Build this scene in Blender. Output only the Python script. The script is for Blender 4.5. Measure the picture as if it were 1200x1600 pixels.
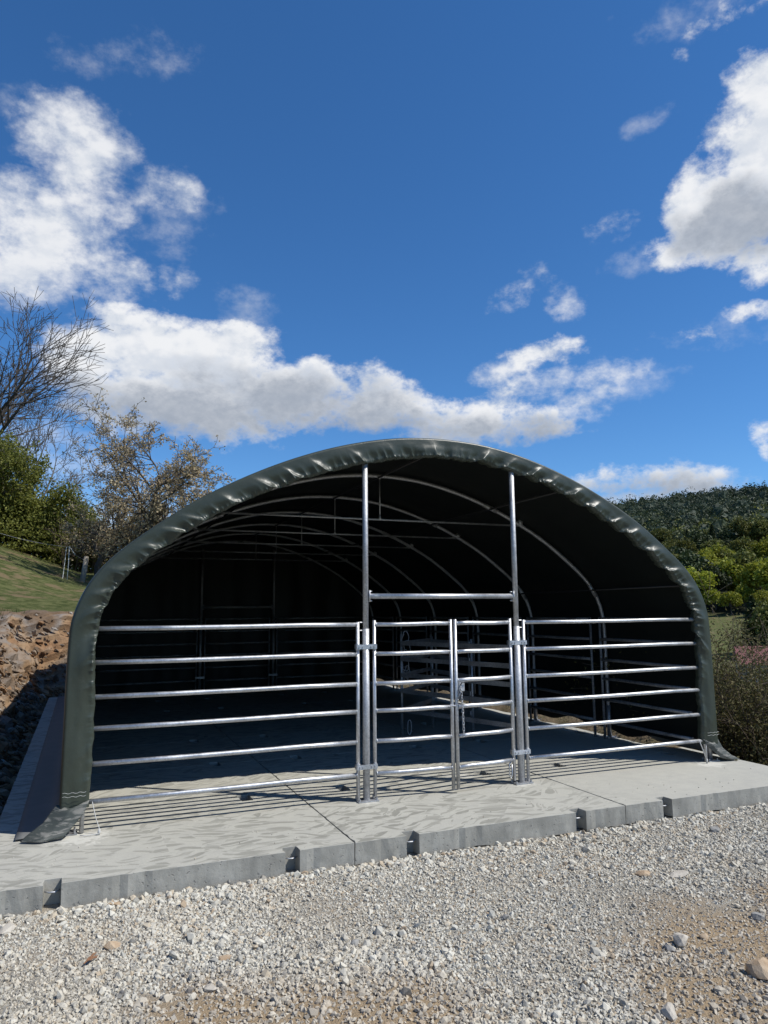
import bpy, bmesh, math, random
import numpy as np
from mathutils import Vector, Matrix

for o in list(bpy.data.objects): bpy.data.objects.remove(o)
S = bpy.context.scene
COL = S.collection
rng = np.random.default_rng(7)
random.seed(7)

# ------------------------------------------------------------------ camera
cam_d = bpy.data.cameras.new('camera'); cam = bpy.data.objects.new('camera', cam_d); COL.objects.link(cam)
CR = Vector((0.92404465, -0.38218449, -0.00874649)); CU = Vector((-0.0448683, -0.13114707, 0.99034705)); CF = Vector((0.37964236, 0.91473245, 0.13833372))
m = Matrix.Identity(4)
for i in range(3):
    m[i][0] = CR[i]; m[i][1] = CU[i]; m[i][2] = -CF[i]
CAMP = Vector((-2.4886, -6.4743, 1.7086))
m.translation = CAMP
cam.matrix_world = m
cam_d.sensor_fit = 'VERTICAL'; cam_d.sensor_height = 36.0; cam_d.lens = 25.373
cam_d.clip_start = 0.05; cam_d.clip_end = 6000
S.camera = cam
S.render.resolution_x = 768; S.render.resolution_y = 1024
S.view_settings.view_transform = 'Standard'
try: S.view_settings.look = 'None'
except Exception: pass
S.view_settings.exposure = 0.0; S.view_settings.gamma = 1.0
S.view_settings.use_curve_mapping = False

# ------------------------------------------------------------------ sun
SUN = Vector((0.64, -0.48, 1.0)).normalized()          # towards the sun
sl = bpy.data.lights.new('sun', 'SUN'); sl.energy = 5.0; sl.angle = math.radians(0.53); sl.color = (1.0, 0.965, 0.90)
so = bpy.data.objects.new('sun', sl); COL.objects.link(so)
so.rotation_euler = SUN.to_track_quat('Z', 'Y').to_euler(); so.location = (20, -15, 30)

# ------------------------------------------------------------------ node helper
class NT:
    def __init__(s, tree): s.t = tree; s.n = tree.nodes; s.l = tree.links
    def new(s, typ, ins=None, **kw):
        n = s.n.new(typ)
        for k, v in kw.items(): setattr(n, k, v)
        for k, v in (ins or {}).items():
            sock = n.inputs[k]
            if isinstance(v, bpy.types.NodeSocket): s.l.new(v, sock)
            else: sock.default_value = v
        return n
    def math(s, op, a, b=None, c=None, clamp=False):
        d = {0: a}
        if b is not None: d[1] = b
        if c is not None: d[2] = c
        return s.new('ShaderNodeMath', d, operation=op, use_clamp=clamp).outputs[0]
    def vmath(s, op, a, b=None):
        d = {0: a}
        if b is not None: d[1] = b
        n = s.new('ShaderNodeVectorMath', d, operation=op)
        return n.outputs['Value'] if op in ('LENGTH', 'DOT_PRODUCT', 'DISTANCE') else n.outputs['Vector']
    def noise(s, vec, scale, detail=4, rough=0.55, dist=0.0):
        return s.new('ShaderNodeTexNoise', {'Vector': vec, 'Scale': scale, 'Detail': detail, 'Roughness': rough, 'Distortion': dist}).outputs['Fac']
    def mapr(s, v, a, b, c=0.0, d=1.0, smooth=True):
        return s.new('ShaderNodeMapRange', {'Value': v, 'From Min': a, 'From Max': b, 'To Min': c, 'To Max': d}, interpolation_type='SMOOTHSTEP' if smooth else 'LINEAR').outputs['Result']
    def mix(s, f, a, b, blend='MIX'):
        n = s.new('ShaderNodeMix', data_type='RGBA', blend_type=blend)
        for k, v in ((0, f), (6, a), (7, b)):
            if isinstance(v, bpy.types.NodeSocket): s.l.new(v, n.inputs[k])
            else: n.inputs[k].default_value = (*v, 1.0) if isinstance(v, tuple) and len(v) == 3 else v
        return n.outputs[2]

# ------------------------------------------------------------------ world: blue sky with clouds in fixed compass directions
CLOUDS= [(-0.0524,0.5726,0.0568,0.0348,3.119),(-0.0099,0.5398,0.0581,0.0455,0.85),(0.0281,0.5285,0.0597,0.028,-2.828),(0.0787,0.5432,0.0397,0.0195,2.972),(-0.0686,0.4611,0.0762,0.0505,-3.003),(-0.1034,0.418,0.0632,0.0393,-2.872),(-0.0208,0.4475,0.0442,0.0264,-2.92),(0.029,0.4246,0.0373,0.0228,-2.955),(0.1002,0.4395,0.0209,0.0169,-2.893),(0.1076,0.35,0.1532,0.0474,-3.133),(0.0013,0.3271,0.0835,0.0435,-3.0),(0.152,0.3036,0.207,0.0632,3.072),(0.2853,0.3032,0.1265,0.0448,3.036),(0.3765,0.2868,0.0958,0.0382,2.976),(0.4674,0.2653,0.0998,0.0383,2.981),(0.5573,0.2662,0.0711,0.0327,3.086),(0.6053,0.2532,0.0436,0.0154,3.078),(0.0441,0.2665,0.0729,0.0328,-3.047),(0.6309,0.3433,0.0503,0.0167,-3.034),(0.5681,0.3228,0.0319,0.0077,-2.957),(0.6205,0.3049,0.0309,0.0094,-2.794),(0.6856,0.316,0.0284,0.0117,-2.992),(0.6666,0.276,0.0255,0.0142,3.044),(0.7298,0.3138,0.0231,0.0114,3.014),(0.6987,0.2932,0.0134,0.0074,3.027),(0.6449,0.4177,0.0283,0.0142,2.878),(0.5947,0.4304,0.0187,0.0059,-2.675),(0.7274,0.4942,0.0136,0.0055,-2.849),(0.863,0.4816,0.0755,0.0644,2.521),(0.9123,0.5255,0.0764,0.0576,1.122),(0.8016,0.4514,0.0389,0.0277,2.857),(0.8218,0.5045,0.0289,0.0177,-3.047),(0.9266,0.5937,0.0403,0.034,2.195),(0.9029,0.4225,0.048,0.0317,2.825),(0.8851,0.5559,0.0424,0.0227,-2.992),(0.8835,0.678,0.0366,0.0112,-3.101),(0.8345,0.649,0.0101,0.0083,2.599),(0.8253,0.3435,0.0186,0.0069,2.974),(0.8988,0.3561,0.0189,0.0088,2.924),(0.7396,0.1712,0.0998,0.0217,3.071),(0.6829,0.1774,0.058,0.0187,3.079),(0.8059,0.1711,0.0364,0.0146,3.055),(0.8597,0.1456,0.0331,0.0063,3.059),(0.706,0.148,0.0813,0.0118,3.085),(0.8918,0.2314,0.017,0.0116,2.964),(0.8914,0.208,0.0109,0.0084,1.56)]
WISPS= [(0.0073,0.6668,0.0648,0.0134,-2.888),(-0.1085,0.5926,0.0364,0.0165,-3.133),(-0.0396,0.2185,0.0827,0.0176,-3.052),(-0.0076,0.1845,0.0998,0.0196,-3.074),(0.0183,0.1242,0.1163,0.0289,-3.103),(0.0845,0.5075,0.0524,0.0366,-2.931),(0.185,0.3927,0.0397,0.0329,3.103),(0.7757,0.5968,0.0194,0.0072,-2.936),(0.8587,0.6856,0.0614,0.0159,3.13),(0.7565,0.4499,0.0401,0.0155,-2.996),(0.8519,0.3423,0.0409,0.0077,-3.13),(0.7144,0.3048,0.0582,0.0245,3.028)]
GREYS= [(0.1441,0.2736,0.1974,0.0304,-3.135),(0.3945,0.2553,0.1456,0.021,3.066),(0.8888,0.4723,0.0461,0.0373,2.634),(0.8537,0.462,0.0389,0.0213,2.886),(0.7388,0.157,0.0877,0.0134,3.077),(0.5743,0.2463,0.0529,0.0138,3.088),(0.2494,0.2911,0.1342,0.0292,3.074)]

world = bpy.data.worlds.new('World'); S.world = world; world.use_nodes = True
try:
    world.cycles.sampling_method = 'MANUAL'; world.cycles.sample_map_resolution = 256
except Exception: pass
W = NT(world.node_tree); W.n.clear()
sky = W.new('ShaderNodeTexSky', sky_type='NISHITA', sun_disc=False, sun_elevation=math.radians(51.3), sun_rotation=math.radians(126.9),
            altitude=900.0, air_density=1.0, dust_density=0.0, ozone_density=8.0)
SKY_STRENGTH = 0.14
d = W.new('ShaderNodeTexCoord').outputs['Generated']
dn = W.vmath('NORMALIZE', d)
sep = W.new('ShaderNodeSeparateXYZ', {0: dn})
az = W.math('ARCTAN2', sep.outputs['X'], sep.outputs['Y'])
el = W.math('ARCSINE', sep.outputs['Z'])
ae = W.new('ShaderNodeCombineXYZ', {'X': az, 'Y': el}).outputs[0]
warp = W.new('ShaderNodeTexNoise', {'Vector': dn, 'Scale': 9.0, 'Detail': 2.0, 'Roughness': 0.55})
wv = W.new('ShaderNodeVectorMath', {0: warp.outputs['Color'], 1: (0.5, 0.5, 0.5)}, operation='SUBTRACT').outputs[0]
wv = W.new('ShaderNodeVectorMath', {0: wv, 1: (0.075, 0.055, 0.0)}, operation='MULTIPLY').outputs[0]
aew = W.vmath('ADD', ae, wv)
aes = W.new('ShaderNodeSeparateXYZ', {0: aew})
ae1 = W.new('ShaderNodeCombineXYZ', {'X': aes.outputs[0], 'Y': aes.outputs[1], 'Z': 1.0}).outputs[0]
def field(blobs):
    # largest of many elliptic humps, each centred on a compass bearing and height
    acc = None
    for (a, e, sx, sy, r) in blobs:
        cr, sr = math.cos(r), math.sin(r); h_ = min(sx, sy) * 0.6
        u = W.vmath('DOT_PRODUCT', ae1, (cr / sx, sr / sx, -(a * cr + e * sr) / sx))
        v = W.vmath('DOT_PRODUCT', ae1, (-sr / sy, cr / sy, -(-a * sr + e * cr) / sy))
        l2 = W.math('MULTIPLY_ADD', v, v, W.math('MULTIPLY', u, u))
        f = W.math('MULTIPLY_ADD', l2, -h_, h_)
        acc = f if acc is None else W.math('MAXIMUM', acc, f)
    return acc
rb = random.Random(3)
for i in range(6):                                     # the same kind of clouds all round the horizon
    a = rb.uniform(1.15, 5.95)
    if a > math.pi: a -= 2 * math.pi
    e = rb.uniform(0.12, 0.75); w_ = rb.uniform(0.1, 0.26)
    CLOUDS.append((a, e, w_ / max(0.5, math.cos(e)), w_ * rb.uniform(0.25, 0.5), rb.uniform(-0.2, 0.2)))
SOFT = CLOUDS[:9] + CLOUDS[19:28] + CLOUDS[-6:]; CRISP = CLOUDS[9:19] + CLOUDS[28:-6]
F1 = field(CRISP)
F0 = field(SOFT)
F2 = field(WISPS)
G = field(GREYS)
sq = W.vmath('MULTIPLY', dn, (1.0, 1.0, 1.45))
fb = W.noise(sq, 13.0, 6, 0.62)
fb2 = W.noise(W.vmath('ADD', sq, (0.009, -0.006, 0.020)), 13.0, 3, 0.58)
bil = W.noise(sq, 60.0, 4, 0.62)
nz = W.math('ADD', W.math('MULTIPLY_ADD', fb, 0.105, -0.0525), W.math('MULTIPLY_ADD', bil, 0.026, -0.013))
D1 = W.math('ADD', F1, nz)
D0 = W.math('ADD', F0, W.math('MULTIPLY', nz, 1.25))
A1 = W.mapr(D1, -0.010, 0.020)
A0 = W.math('MULTIPLY', W.mapr(D0, -0.022, 0.036), 0.92)
D2 = W.math('ADD', F2, W.math('MULTIPLY', nz, 1.5))
A2 = W.math('MULTIPLY', W.mapr(D2, -0.02, 0.05), 0.40)
alpha = W.math('MAXIMUM', W.math('MAXIMUM', W.math('MULTIPLY', A1, 0.97), A0), A2)
relief = W.math('SUBTRACT', fb, fb2)
lit = W.mapr(relief, -0.13, 0.10)
thick = W.mapr(W.math('MAXIMUM', D1, D0), 0.0, 0.05)
greym = W.mapr(W.math('ADD', G, W.math('MULTIPLY', nz, 0.9)), -0.034, 0.018)
c = W.mix(lit, (0.66, 0.71, 0.79), (0.90, 0.91, 0.93))
c = W.mix(W.math('MULTIPLY', thick, 0.45), c, (0.88, 0.89, 0.91))
c = W.mix(W.math('MULTIPLY', greym, W.mapr(bil, 0.2, 0.8, 0.72, 0.92)), c, (0.33, 0.375, 0.45))
skyh = W.new('ShaderNodeHueSaturation', {'Saturation': 1.14, 'Color': sky.outputs[0]}).outputs[0]
skyc = W.vmath('SCALE', skyh); skyc.node.inputs['Scale'].default_value = SKY_STRENGTH
lum = W.mix(alpha, skyc, c)
bg = W.new('ShaderNodeBackground', {'Color': lum, 'Strength': 1.0})
W.l.new(bg.outputs[0], W.new('ShaderNodeOutputWorld').inputs[0])

# ------------------------------------------------------------------ mesh and object helpers
def link_mesh(name, V, F, mat, parent=None, smooth=False, attr=None, loc=None, rz=None):
    me = bpy.data.meshes.new(name)
    V = np.asarray(V, dtype=np.float32)
    if isinstance(F, np.ndarray):
        k = F.shape[1]; nf = F.shape[0]
        me.vertices.add(len(V)); me.vertices.foreach_set('co', V.ravel())
        me.loops.add(nf * k); me.loops.foreach_set('vertex_index', F.astype(np.int32).ravel())
        me.polygons.add(nf); me.polygons.foreach_set('loop_start', np.arange(0, nf * k, k, dtype=np.int32))
        me.polygons.foreach_set('loop_total', np.full(nf, k, dtype=np.int32))
        me.update(calc_edges=True)
    else:
        me.from_pydata([tuple(map(float, v)) for v in V], [], [tuple(map(int, f)) for f in F]); me.update()
    me.polygons.foreach_set('use_smooth', np.full(len(me.polygons), bool(smooth), dtype=bool))
    if attr is not None:
        a = me.attributes.new('rnd', 'FLOAT', 'POINT'); a.data.foreach_set('value', np.asarray(attr, dtype=np.float32))
    if mat: me.materials.append(mat)
    o = bpy.data.objects.new(name, me); COL.objects.link(o)
    if parent: o.parent = parent
    if loc is not None: o.location = loc
    if rz is not None: o.rotation_euler = (0, 0, rz)
    return o
def same(o, name, parent=None, loc=None, rot=None):
    c_ = o.copy(); c_.name = name; COL.objects.link(c_)
    if parent: c_.parent = parent
    if loc is not None: c_.location = loc
    if rot is not None: c_.rotation_euler = rot
    return c_
def copy_tree(o, parent=None):
    c_ = o.copy(); COL.objects.link(c_); c_.parent = parent
    for ch in o.children: copy_tree(ch, c_)
    return c_
def empty(name, loc=(0, 0, 0), rz=0):
    o = bpy.data.objects.new(name, None); COL.objects.link(o); o.location = loc; o.rotation_euler = (0, 0, rz); o.empty_display_size = 0.2
    return o
def tag(o, label=None, cat=None, group=None, kind=None):
    if label: o['label'] = label
    if cat: o['category'] = cat
    if group: o['group'] = group
    if kind: o['kind'] = kind
    return o
class MB:
    def __init__(s): s.v = []; s.f = []
    def box(s, c_, d_, rot=None):
        n = len(s.v)
        for sx in (-1, 1):
            for sy in (-1, 1):
                for sz in (-1, 1):
                    p = Vector((sx * d_[0] / 2, sy * d_[1] / 2, sz * d_[2] / 2))
                    if rot: p = rot @ p
                    s.v.append(tuple(p + Vector(c_)))
        for f in ((0, 1, 3, 2), (4, 6, 7, 5), (0, 4, 5, 1), (2, 3, 7, 6), (0, 2, 6, 4), (1, 5, 7, 3)): s.f.append(tuple(n + i for i in f))
        return s
    def tube(s, pts, r, n=10, closed=False, cap=True):
        pts = [Vector(p) for p in pts]; m_ = len(pts); b = len(s.v)
        rs = r if isinstance(r, (list, tuple)) else [r] * m_
        prev = None
        for i in range(m_):
            if closed: t = pts[(i + 1) % m_] - pts[i - 1]
            elif i == 0: t = pts[1] - pts[0]
            elif i == m_ - 1: t = pts[-1] - pts[-2]
            else: t = pts[i + 1] - pts[i - 1]
            t.normalize()
            if prev is None:
                a = Vector((0, 0, 1)) if abs(t.z) < 0.9 else Vector((1, 0, 0))
                u = t.cross(a).normalized()
            else:
                u = (prev - t * prev.dot(t)).normalized()
            prev = u; w = t.cross(u)
            for k in range(n):
                an = 2 * math.pi * k / n
                s.v.append(tuple(pts[i] + (u * math.cos(an) + w * math.sin(an)) * rs[i]))
        for i in range(m_ if closed else m_ - 1):
            for k in range(n):
                a0 = b + i * n + k; a1 = b + i * n + (k + 1) % n; j = ((i + 1) % m_)
                b0 = b + j * n + k; b1 = b + j * n + (k + 1) % n
                s.f.append((a0, a1, b1, b0))
        if cap and not closed:
            s.f.append(tuple(b + k for k in reversed(range(n)))); s.f.append(tuple(b + (m_ - 1) * n + k for k in range(n)))
        return s
    def build(s, name, mat, parent=None, smooth=False, **kw):
        o = link_mesh(name, s.v, s.f, mat, parent, **kw)
        if smooth:
            for p in o.data.polygons: p.use_smooth = len(p.vertices) <= 4
        return o
def grid_faces(nu, nv):
    i = np.arange(nu - 1)[:, None] * nv + np.arange(nv - 1)[None, :]
    return np.stack([i, i + nv, i + nv + 1, i + 1], -1).reshape(-1, 4)

# value noise in numpy
def _h(ix, iy, iz, seed):
    n = (ix * 374761393 + iy * 668265263 + iz * 2147483647 + seed * 974711) & 0xffffffff
    n = ((n ^ (n >> 13)) * 1274126177) & 0xffffffff
    return ((n ^ (n >> 16)) & 0xffff) / 65535.0
def vnoise(x, y, z=0.0, seed=0):
    x = np.asarray(x, float); y = np.asarray(y, float); z = np.zeros_like(x) + z
    ix, iy, iz = np.floor(x).astype(np.int64), np.floor(y).astype(np.int64), np.floor(z).astype(np.int64)
    fx, fy, fz = x - ix, y - iy, z - iz
    fx, fy, fz = [t * t * (3 - 2 * t) for t in (fx, fy, fz)]
    r = 0
    for dx in (0, 1):
        for dy in (0, 1):
            for dz in (0, 1):
                r = r + _h(ix + dx, iy + dy, iz + dz, seed) * (fx if dx else 1 - fx) * (fy if dy else 1 - fy) * (fz if dz else 1 - fz)
    return r
def fbm(x, y, z=0.0, o=4, seed=0):
    r = 0; a = 0.5
    for k in range(o):
        r = r + a * (vnoise(np.asarray(x) * 2 ** k, np.asarray(y) * 2 ** k, np.asarray(z) * 2 ** k, seed + k) - 0.5); a *= 0.5
    return r
def sstep(a, b, x):
    t = np.clip((np.asarray(x, float) - a) / (b - a), 0, 1); return t * t * (3 - 2 * t)

# ------------------------------------------------------------------ materials
def mat(name):
    m_ = bpy.data.materials.new(name); m_.use_nodes = True
    T = NT(m_.node_tree); T.n.clear()
    out = T.new('ShaderNodeOutputMaterial'); b = T.new('ShaderNodeBsdfPrincipled'); T.l.new(b.outputs[0], out.inputs[0])
    return m_, T, b
def put(T, b, **kw):
    for k, v in kw.items():
        s_ = b.inputs[k.replace('_', ' ')]
        if isinstance(v, bpy.types.NodeSocket): T.l.new(v, s_)
        else: s_.default_value = (*v, 1.0) if isinstance(v, tuple) and len(v) == 3 else v
def bump(T, b, h, strength=0.3, dist=0.01):
    n = T.new('ShaderNodeBump', {'Height': h, 'Strength': strength, 'Distance': dist}); T.l.new(n.outputs[0], b.inputs['Normal'])
def simple(name, col, rough=0.6, metal=0.0, var=0.15, scale=8.0, bumps=0.0):
    m_, T, b = mat(name)
    pos = T.new('ShaderNodeNewGeometry').outputs['Position']
    n = T.noise(pos, scale, 5, 0.6)
    c_ = T.mix(n, tuple(x * (1 - var) for x in col), tuple(min(1, x * (1 + var)) for x in col))
    put(T, b, Base_Color=c_, Roughness=rough, Metallic=metal)
    if bumps: bump(T, b, T.noise(pos, scale * 6, 4), bumps, 0.004)
    return m_
def mat_steel(name, base=0.52, rough=0.45, metal=0.82):
    m_, T, b = mat(name)
    pos = T.new('ShaderNodeNewGeometry').outputs['Position']
    sp = T.new('ShaderNodeTexVoronoi', {'Vector': pos, 'Scale': 70.0}).outputs['Color']
    spv = T.new('ShaderNodeSeparateColor', {0: sp}).outputs[0]
    n = T.noise(pos, 5.0, 5, 0.6)
    v = T.math('ADD', T.math('MULTIPLY', spv, 0.14), T.math('MULTIPLY', n, 0.40))
    v = T.math('ADD', v, base - 0.27)
    c_ = T.new('ShaderNodeCombineColor', {0: v, 1: T.math('MULTIPLY', v, 1.01), 2: T.math('MULTIPLY', v, 1.03)}).outputs[0]
    put(T, b, Base_Color=c_, Metallic=metal, Roughness=T.mapr(n, 0.3, 0.7, rough - 0.07, rough + 0.12))
    bump(T, b, T.noise(pos, 90.0, 3), 0.08, 0.002)
    return m_
M = {}
M['steel'] = mat_steel('galvanised_steel')
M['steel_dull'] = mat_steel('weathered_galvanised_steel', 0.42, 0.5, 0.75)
M['steel_shaded'] = mat_steel('shade_darkened_steel', 0.27, 0.6, 0.6)  # darker copy of the galvanised steel, shade inside the shelter put into its colour
M['steel_post'] = mat_steel('matte_galvanised_post', 0.46, 0.56, 0.7)
M['black'] = simple('black_plastic_shaded_steel', (0.012, 0.012, 0.013), 0.4)  # plastic of the latch handle; on the purlins it is painted shade
M['cord'] = simple('white_cord', (0.45, 0.445, 0.42), 0.8)
M['rope'] = simple('grey_rope', (0.30, 0.30, 0.31), 0.85)
M['tape'] = simple('white_fence_tape', (0.7, 0.7, 0.66), 0.7)
M['wood'] = simple('weathered_wood', (0.26, 0.23, 0.19), 0.9, 0, 0.35, 14)
M['stick'] = simple('brown_bark', (0.22, 0.11, 0.055), 0.9, 0, 0.4, 40)

m_, T, b = mat('dark_green_pvc')
pos = T.new('ShaderNodeNewGeometry').outputs['Position']
n1 = T.noise(pos, 1.7, 5, 0.6); n2 = T.noise(pos, 26, 4, 0.6)
c_ = T.mix(n1, (0.032, 0.040, 0.029), (0.047, 0.056, 0.042))
c_ = T.mix(T.math('MULTIPLY', T.mapr(n2, 0.55, 0.8), 0.25), c_, (0.10, 0.105, 0.095))
put(T, b, Base_Color=c_, Roughness=T.mapr(n1, 0.3, 0.7, 0.34, 0.46), Specular_IOR_Level=0.42)
bump(T, b, T.math('ADD', T.math('MULTIPLY', n2, 0.5), T.noise(pos, 7.0, 3)), 0.22, 0.012)
M['pvc'] = m_
m_, T, b = mat('shade_black_pvc_inside')  # near-black base colour paints in the shade inside the shelter
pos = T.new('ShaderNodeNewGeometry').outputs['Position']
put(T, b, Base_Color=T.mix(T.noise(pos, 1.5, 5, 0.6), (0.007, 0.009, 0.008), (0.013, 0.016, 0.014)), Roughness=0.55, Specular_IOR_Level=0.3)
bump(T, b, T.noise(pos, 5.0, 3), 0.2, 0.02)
M['pvc_in_shade'] = m_
m_, T, b = mat('matte_green_pvc')
pos = T.new('ShaderNodeNewGeometry').outputs['Position']
put(T, b, Base_Color=T.mix(T.noise(pos, 4, 5, 0.6), (0.115, 0.12, 0.115), (0.18, 0.18, 0.17)), Roughness=0.7, Specular_IOR_Level=0.3)
bump(T, b, T.noise(pos, 7.0, 3), 0.25, 0.012)
M['pvc_matte'] = m_
m_, T, b = mat('dusty_green_pvc')
pos = T.new('ShaderNodeNewGeometry').outputs['Position']
st = T.noise(T.vmath('MULTIPLY', pos, (3.0, 3.0, 14.0)), 3.0, 5, 0.65, 0.6)
c_ = T.mix(T.mapr(st, 0.48, 0.62), (0.045, 0.052, 0.045), (0.17, 0.165, 0.145))
put(T, b, Base_Color=c_, Roughness=0.55)
bump(T, b, st, 0.2, 0.01)
M['pvc_dusty'] = m_

# concrete with trowel swirls and pale dust round the post feet
m_, T, b = mat('trowelled_concrete')
pos = T.new('ShaderNodeNewGeometry').outputs['Position']
nrm = T.new('ShaderNodeSeparateXYZ', {0: T.new('ShaderNodeNewGeometry').outputs['Normal']}).outputs['Z']
top = T.mapr(nrm, 0.6, 0.9)
big = T.noise(pos, 0.9, 5, 0.55); fine = T.noise(pos, 60, 5, 0.7); mid = T.noise(pos, 7, 5, 0.6)
base = T.mix(big, (0.40, 0.387, 0.332), (0.47, 0.457, 0.395))
base = T.mix(T.math('MULTIPLY', T.mapr(mid, 0.35, 0.75), 0.35), base, (0.33, 0.32, 0.29))
wn = T.new('ShaderNodeTexNoise', {'Vector': pos, 'Scale': 1.9, 'Detail': 2.0}).outputs['Color']
wn = T.vmath('SUBTRACT', wn, (0.5, 0.5, 0.5))
pw = T.vmath('ADD', pos, T.new('ShaderNodeVectorMath', {0: wn, 'Scale': 0.34}, operation='SCALE').outputs[0])
cell = T.new('ShaderNodeTexVoronoi', {'Vector': T.vmath('MULTIPLY', pos, (2.2, 3.2, 0.0)), 'Scale': 1.0}).outputs['Color']
ang = T.math('MULTIPLY_ADD', T.new('ShaderNodeSeparateColor', {0: cell}).outputs[0], 1.3, -0.85)
vr = T.new('ShaderNodeVectorRotate', {'Vector': pw, 'Angle': ang}, rotation_type='Z_AXIS').outputs[0]
s1 = T.noise(T.vmath('MULTIPLY', vr, (3.2, 17.0, 0.0)), 1.0, 2, 0.5, 0.35)
s2 = T.noise(T.vmath('MULTIPLY', T.vmath('ADD', vr, (5.0, 3.0, 0.0)), (4.5, 11.0, 0.0)), 1.0, 2, 0.5, 0.7)
vo = T.new('ShaderNodeTexVoronoi', {'Vector': T.vmath('MULTIPLY', vr, (2.7, 10.5, 0.0)), 'Scale': 1.0, 'Randomness': 1.0}).outputs['Distance']
vo2 = T.new('ShaderNodeTexVoronoi', {'Vector': T.vmath('MULTIPLY', T.new('ShaderNodeVectorRotate', {'Vector': pw, 'Angle': 0.42}, rotation_type='Z_AXIS').outputs[0], (2.3, 11.5, 0.0)), 'Scale': 1.0}).outputs['Distance']
strokes = T.math('MAXIMUM', T.math('MULTIPLY', T.mapr(s1, 0.56, 0.58), 0.7), T.math('MAXIMUM', T.mapr(vo, 0.33, 0.29), T.math('MULTIPLY', T.mapr(vo2, 0.30, 0.25), 0.85)))
strokes = T.math('MULTIPLY', strokes, T.mapr(s2, 0.34, 0.46, 0.5, 1.0))
zone = T.mapr(T.noise(T.vmath('ADD', pos, (3.0, 1.0, 0.0)), 0.55, 2), 0.36, 0.58)
px = T.new('ShaderNodeSeparateXYZ', {0: pos})
zone = T.math('MULTIPLY', T.math('ADD', T.math('MULTIPLY', zone, 0.25), 0.75), T.mapr(px.outputs['X'], 2.6, 1.4))
strokes = T.math('MULTIPLY', T.math('MULTIPLY', strokes, zone), top)
base = T.mix(T.math('MULTIPLY', strokes, 0.78), base, (0.20, 0.195, 0.163))
brush = T.noise(T.vmath('MULTIPLY', pos, (1.2, 20.0, 1.0)), 1.6, 4, 0.6)
base = T.mix(T.math('MULTIPLY', T.mapr(brush, 0.5, 0.75), 0.22), base, (0.26, 0.255, 0.235))
dust = None
for (x_, y_, r_) in ((-2.42, -0.12, 0.30), (0.0, -0.02, 0.16), (1.66, -0.02, 0.18), (4.08, -0.10, 0.26), (1.25, 0.55, 0.22)):
    dd = T.math('DIVIDE', T.vmath('DISTANCE', pos, (x_, y_, 0.0)), r_)
    dd = T.mapr(T.math('ADD', dd, T.math('MULTIPLY_ADD', T.noise(pos, 14, 5, 0.7), 2.2, -1.1)), 0.75, 0.35)
    dust = dd if dust is None else T.math('MAXIMUM', dust, dd)
base = T.mix(T.math('MULTIPLY', T.math('MULTIPLY', dust, top), 0.85), base, (0.58, 0.565, 0.50))
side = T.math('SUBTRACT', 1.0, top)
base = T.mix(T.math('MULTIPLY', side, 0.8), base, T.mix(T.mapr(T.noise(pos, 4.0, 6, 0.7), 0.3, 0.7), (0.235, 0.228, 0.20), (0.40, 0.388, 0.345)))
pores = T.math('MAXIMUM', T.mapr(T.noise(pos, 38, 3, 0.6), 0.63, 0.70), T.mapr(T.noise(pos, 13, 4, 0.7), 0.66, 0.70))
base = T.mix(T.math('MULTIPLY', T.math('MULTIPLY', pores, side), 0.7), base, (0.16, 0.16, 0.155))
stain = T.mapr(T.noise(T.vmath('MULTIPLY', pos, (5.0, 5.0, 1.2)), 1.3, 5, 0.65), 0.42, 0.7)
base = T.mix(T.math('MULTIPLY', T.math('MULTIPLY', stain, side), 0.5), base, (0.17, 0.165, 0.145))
pits = T.mapr(T.noise(pos, 30, 2, 0.5), 0.745, 0.77)
base = T.mix(T.math('MULTIPLY', pits, 0.6), base, (0.14, 0.14, 0.13))
base = T.mix(T.mapr(fine, 0.3, 0.7, 0.0, 0.18), base, (0.22, 0.215, 0.20))
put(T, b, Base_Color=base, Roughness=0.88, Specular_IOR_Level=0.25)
hh = T.math('ADD', T.math('MULTIPLY', fine, 0.5), T.math('ADD', T.math('MULTIPLY', mid, 0.5), T.math('MULTIPLY', strokes, -0.25)))
bump(T, b, T.math('SUBTRACT', hh, T.math('MULTIPLY', pores, side)), 0.55, 0.008)
M['concrete'] = m_

SOIL = ((1.05, -3.22, 0.72), (0.40, -3.62, 0.48), (-1.80, -2.80, 0.42), (-1.35, -3.05, 0.42), (1.9, -2.9, 0.4), (-0.95, -3.1, 0.32))
def soil_nodes(T, pos):
    acc = None
    nz = T.math('MULTIPLY_ADD', T.noise(pos, 3.0, 5, 0.65), 1.6, -0.8)
    for (x_, y_, r_) in SOIL:
        dd = T.math('DIVIDE', T.vmath('DISTANCE', T.vmath('MULTIPLY', pos, (1, 1, 0)), (x_, y_, 0.0)), r_)
        dd = T.mapr(T.math('ADD', dd, nz), 1.4, 0.35)
        acc = dd if acc is None else T.math('MAXIMUM', acc, dd)
    return acc
m_, T, b = mat('gravel_fines')
pos = T.new('ShaderNodeNewGeometry').outputs['Position']
soil = soil_nodes(T, pos)
vor = T.new('ShaderNodeTexVoronoi', {'Vector': pos, 'Scale': 85.0})
cv = T.new('ShaderNodeSeparateColor', {0: vor.outputs['Color']}).outputs[0]
gcol = T.mix(cv, (0.19, 0.175, 0.142), (0.38, 0.35, 0.29))
big = T.noise(pos, 1.3, 4, 0.6)
gcol = T.mix(T.math('MULTIPLY', T.mapr(big, 0.45, 0.7), 0.5), gcol, (0.33, 0.27, 0.20))
scol = T.mix(T.noise(pos, 22, 5, 0.7), (0.21, 0.152, 0.09), (0.39, 0.297, 0.19))
put(T, b, Base_Color=T.mix(soil, gcol, scol), Roughness=0.95, Specular_IOR_Level=0.15)
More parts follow.
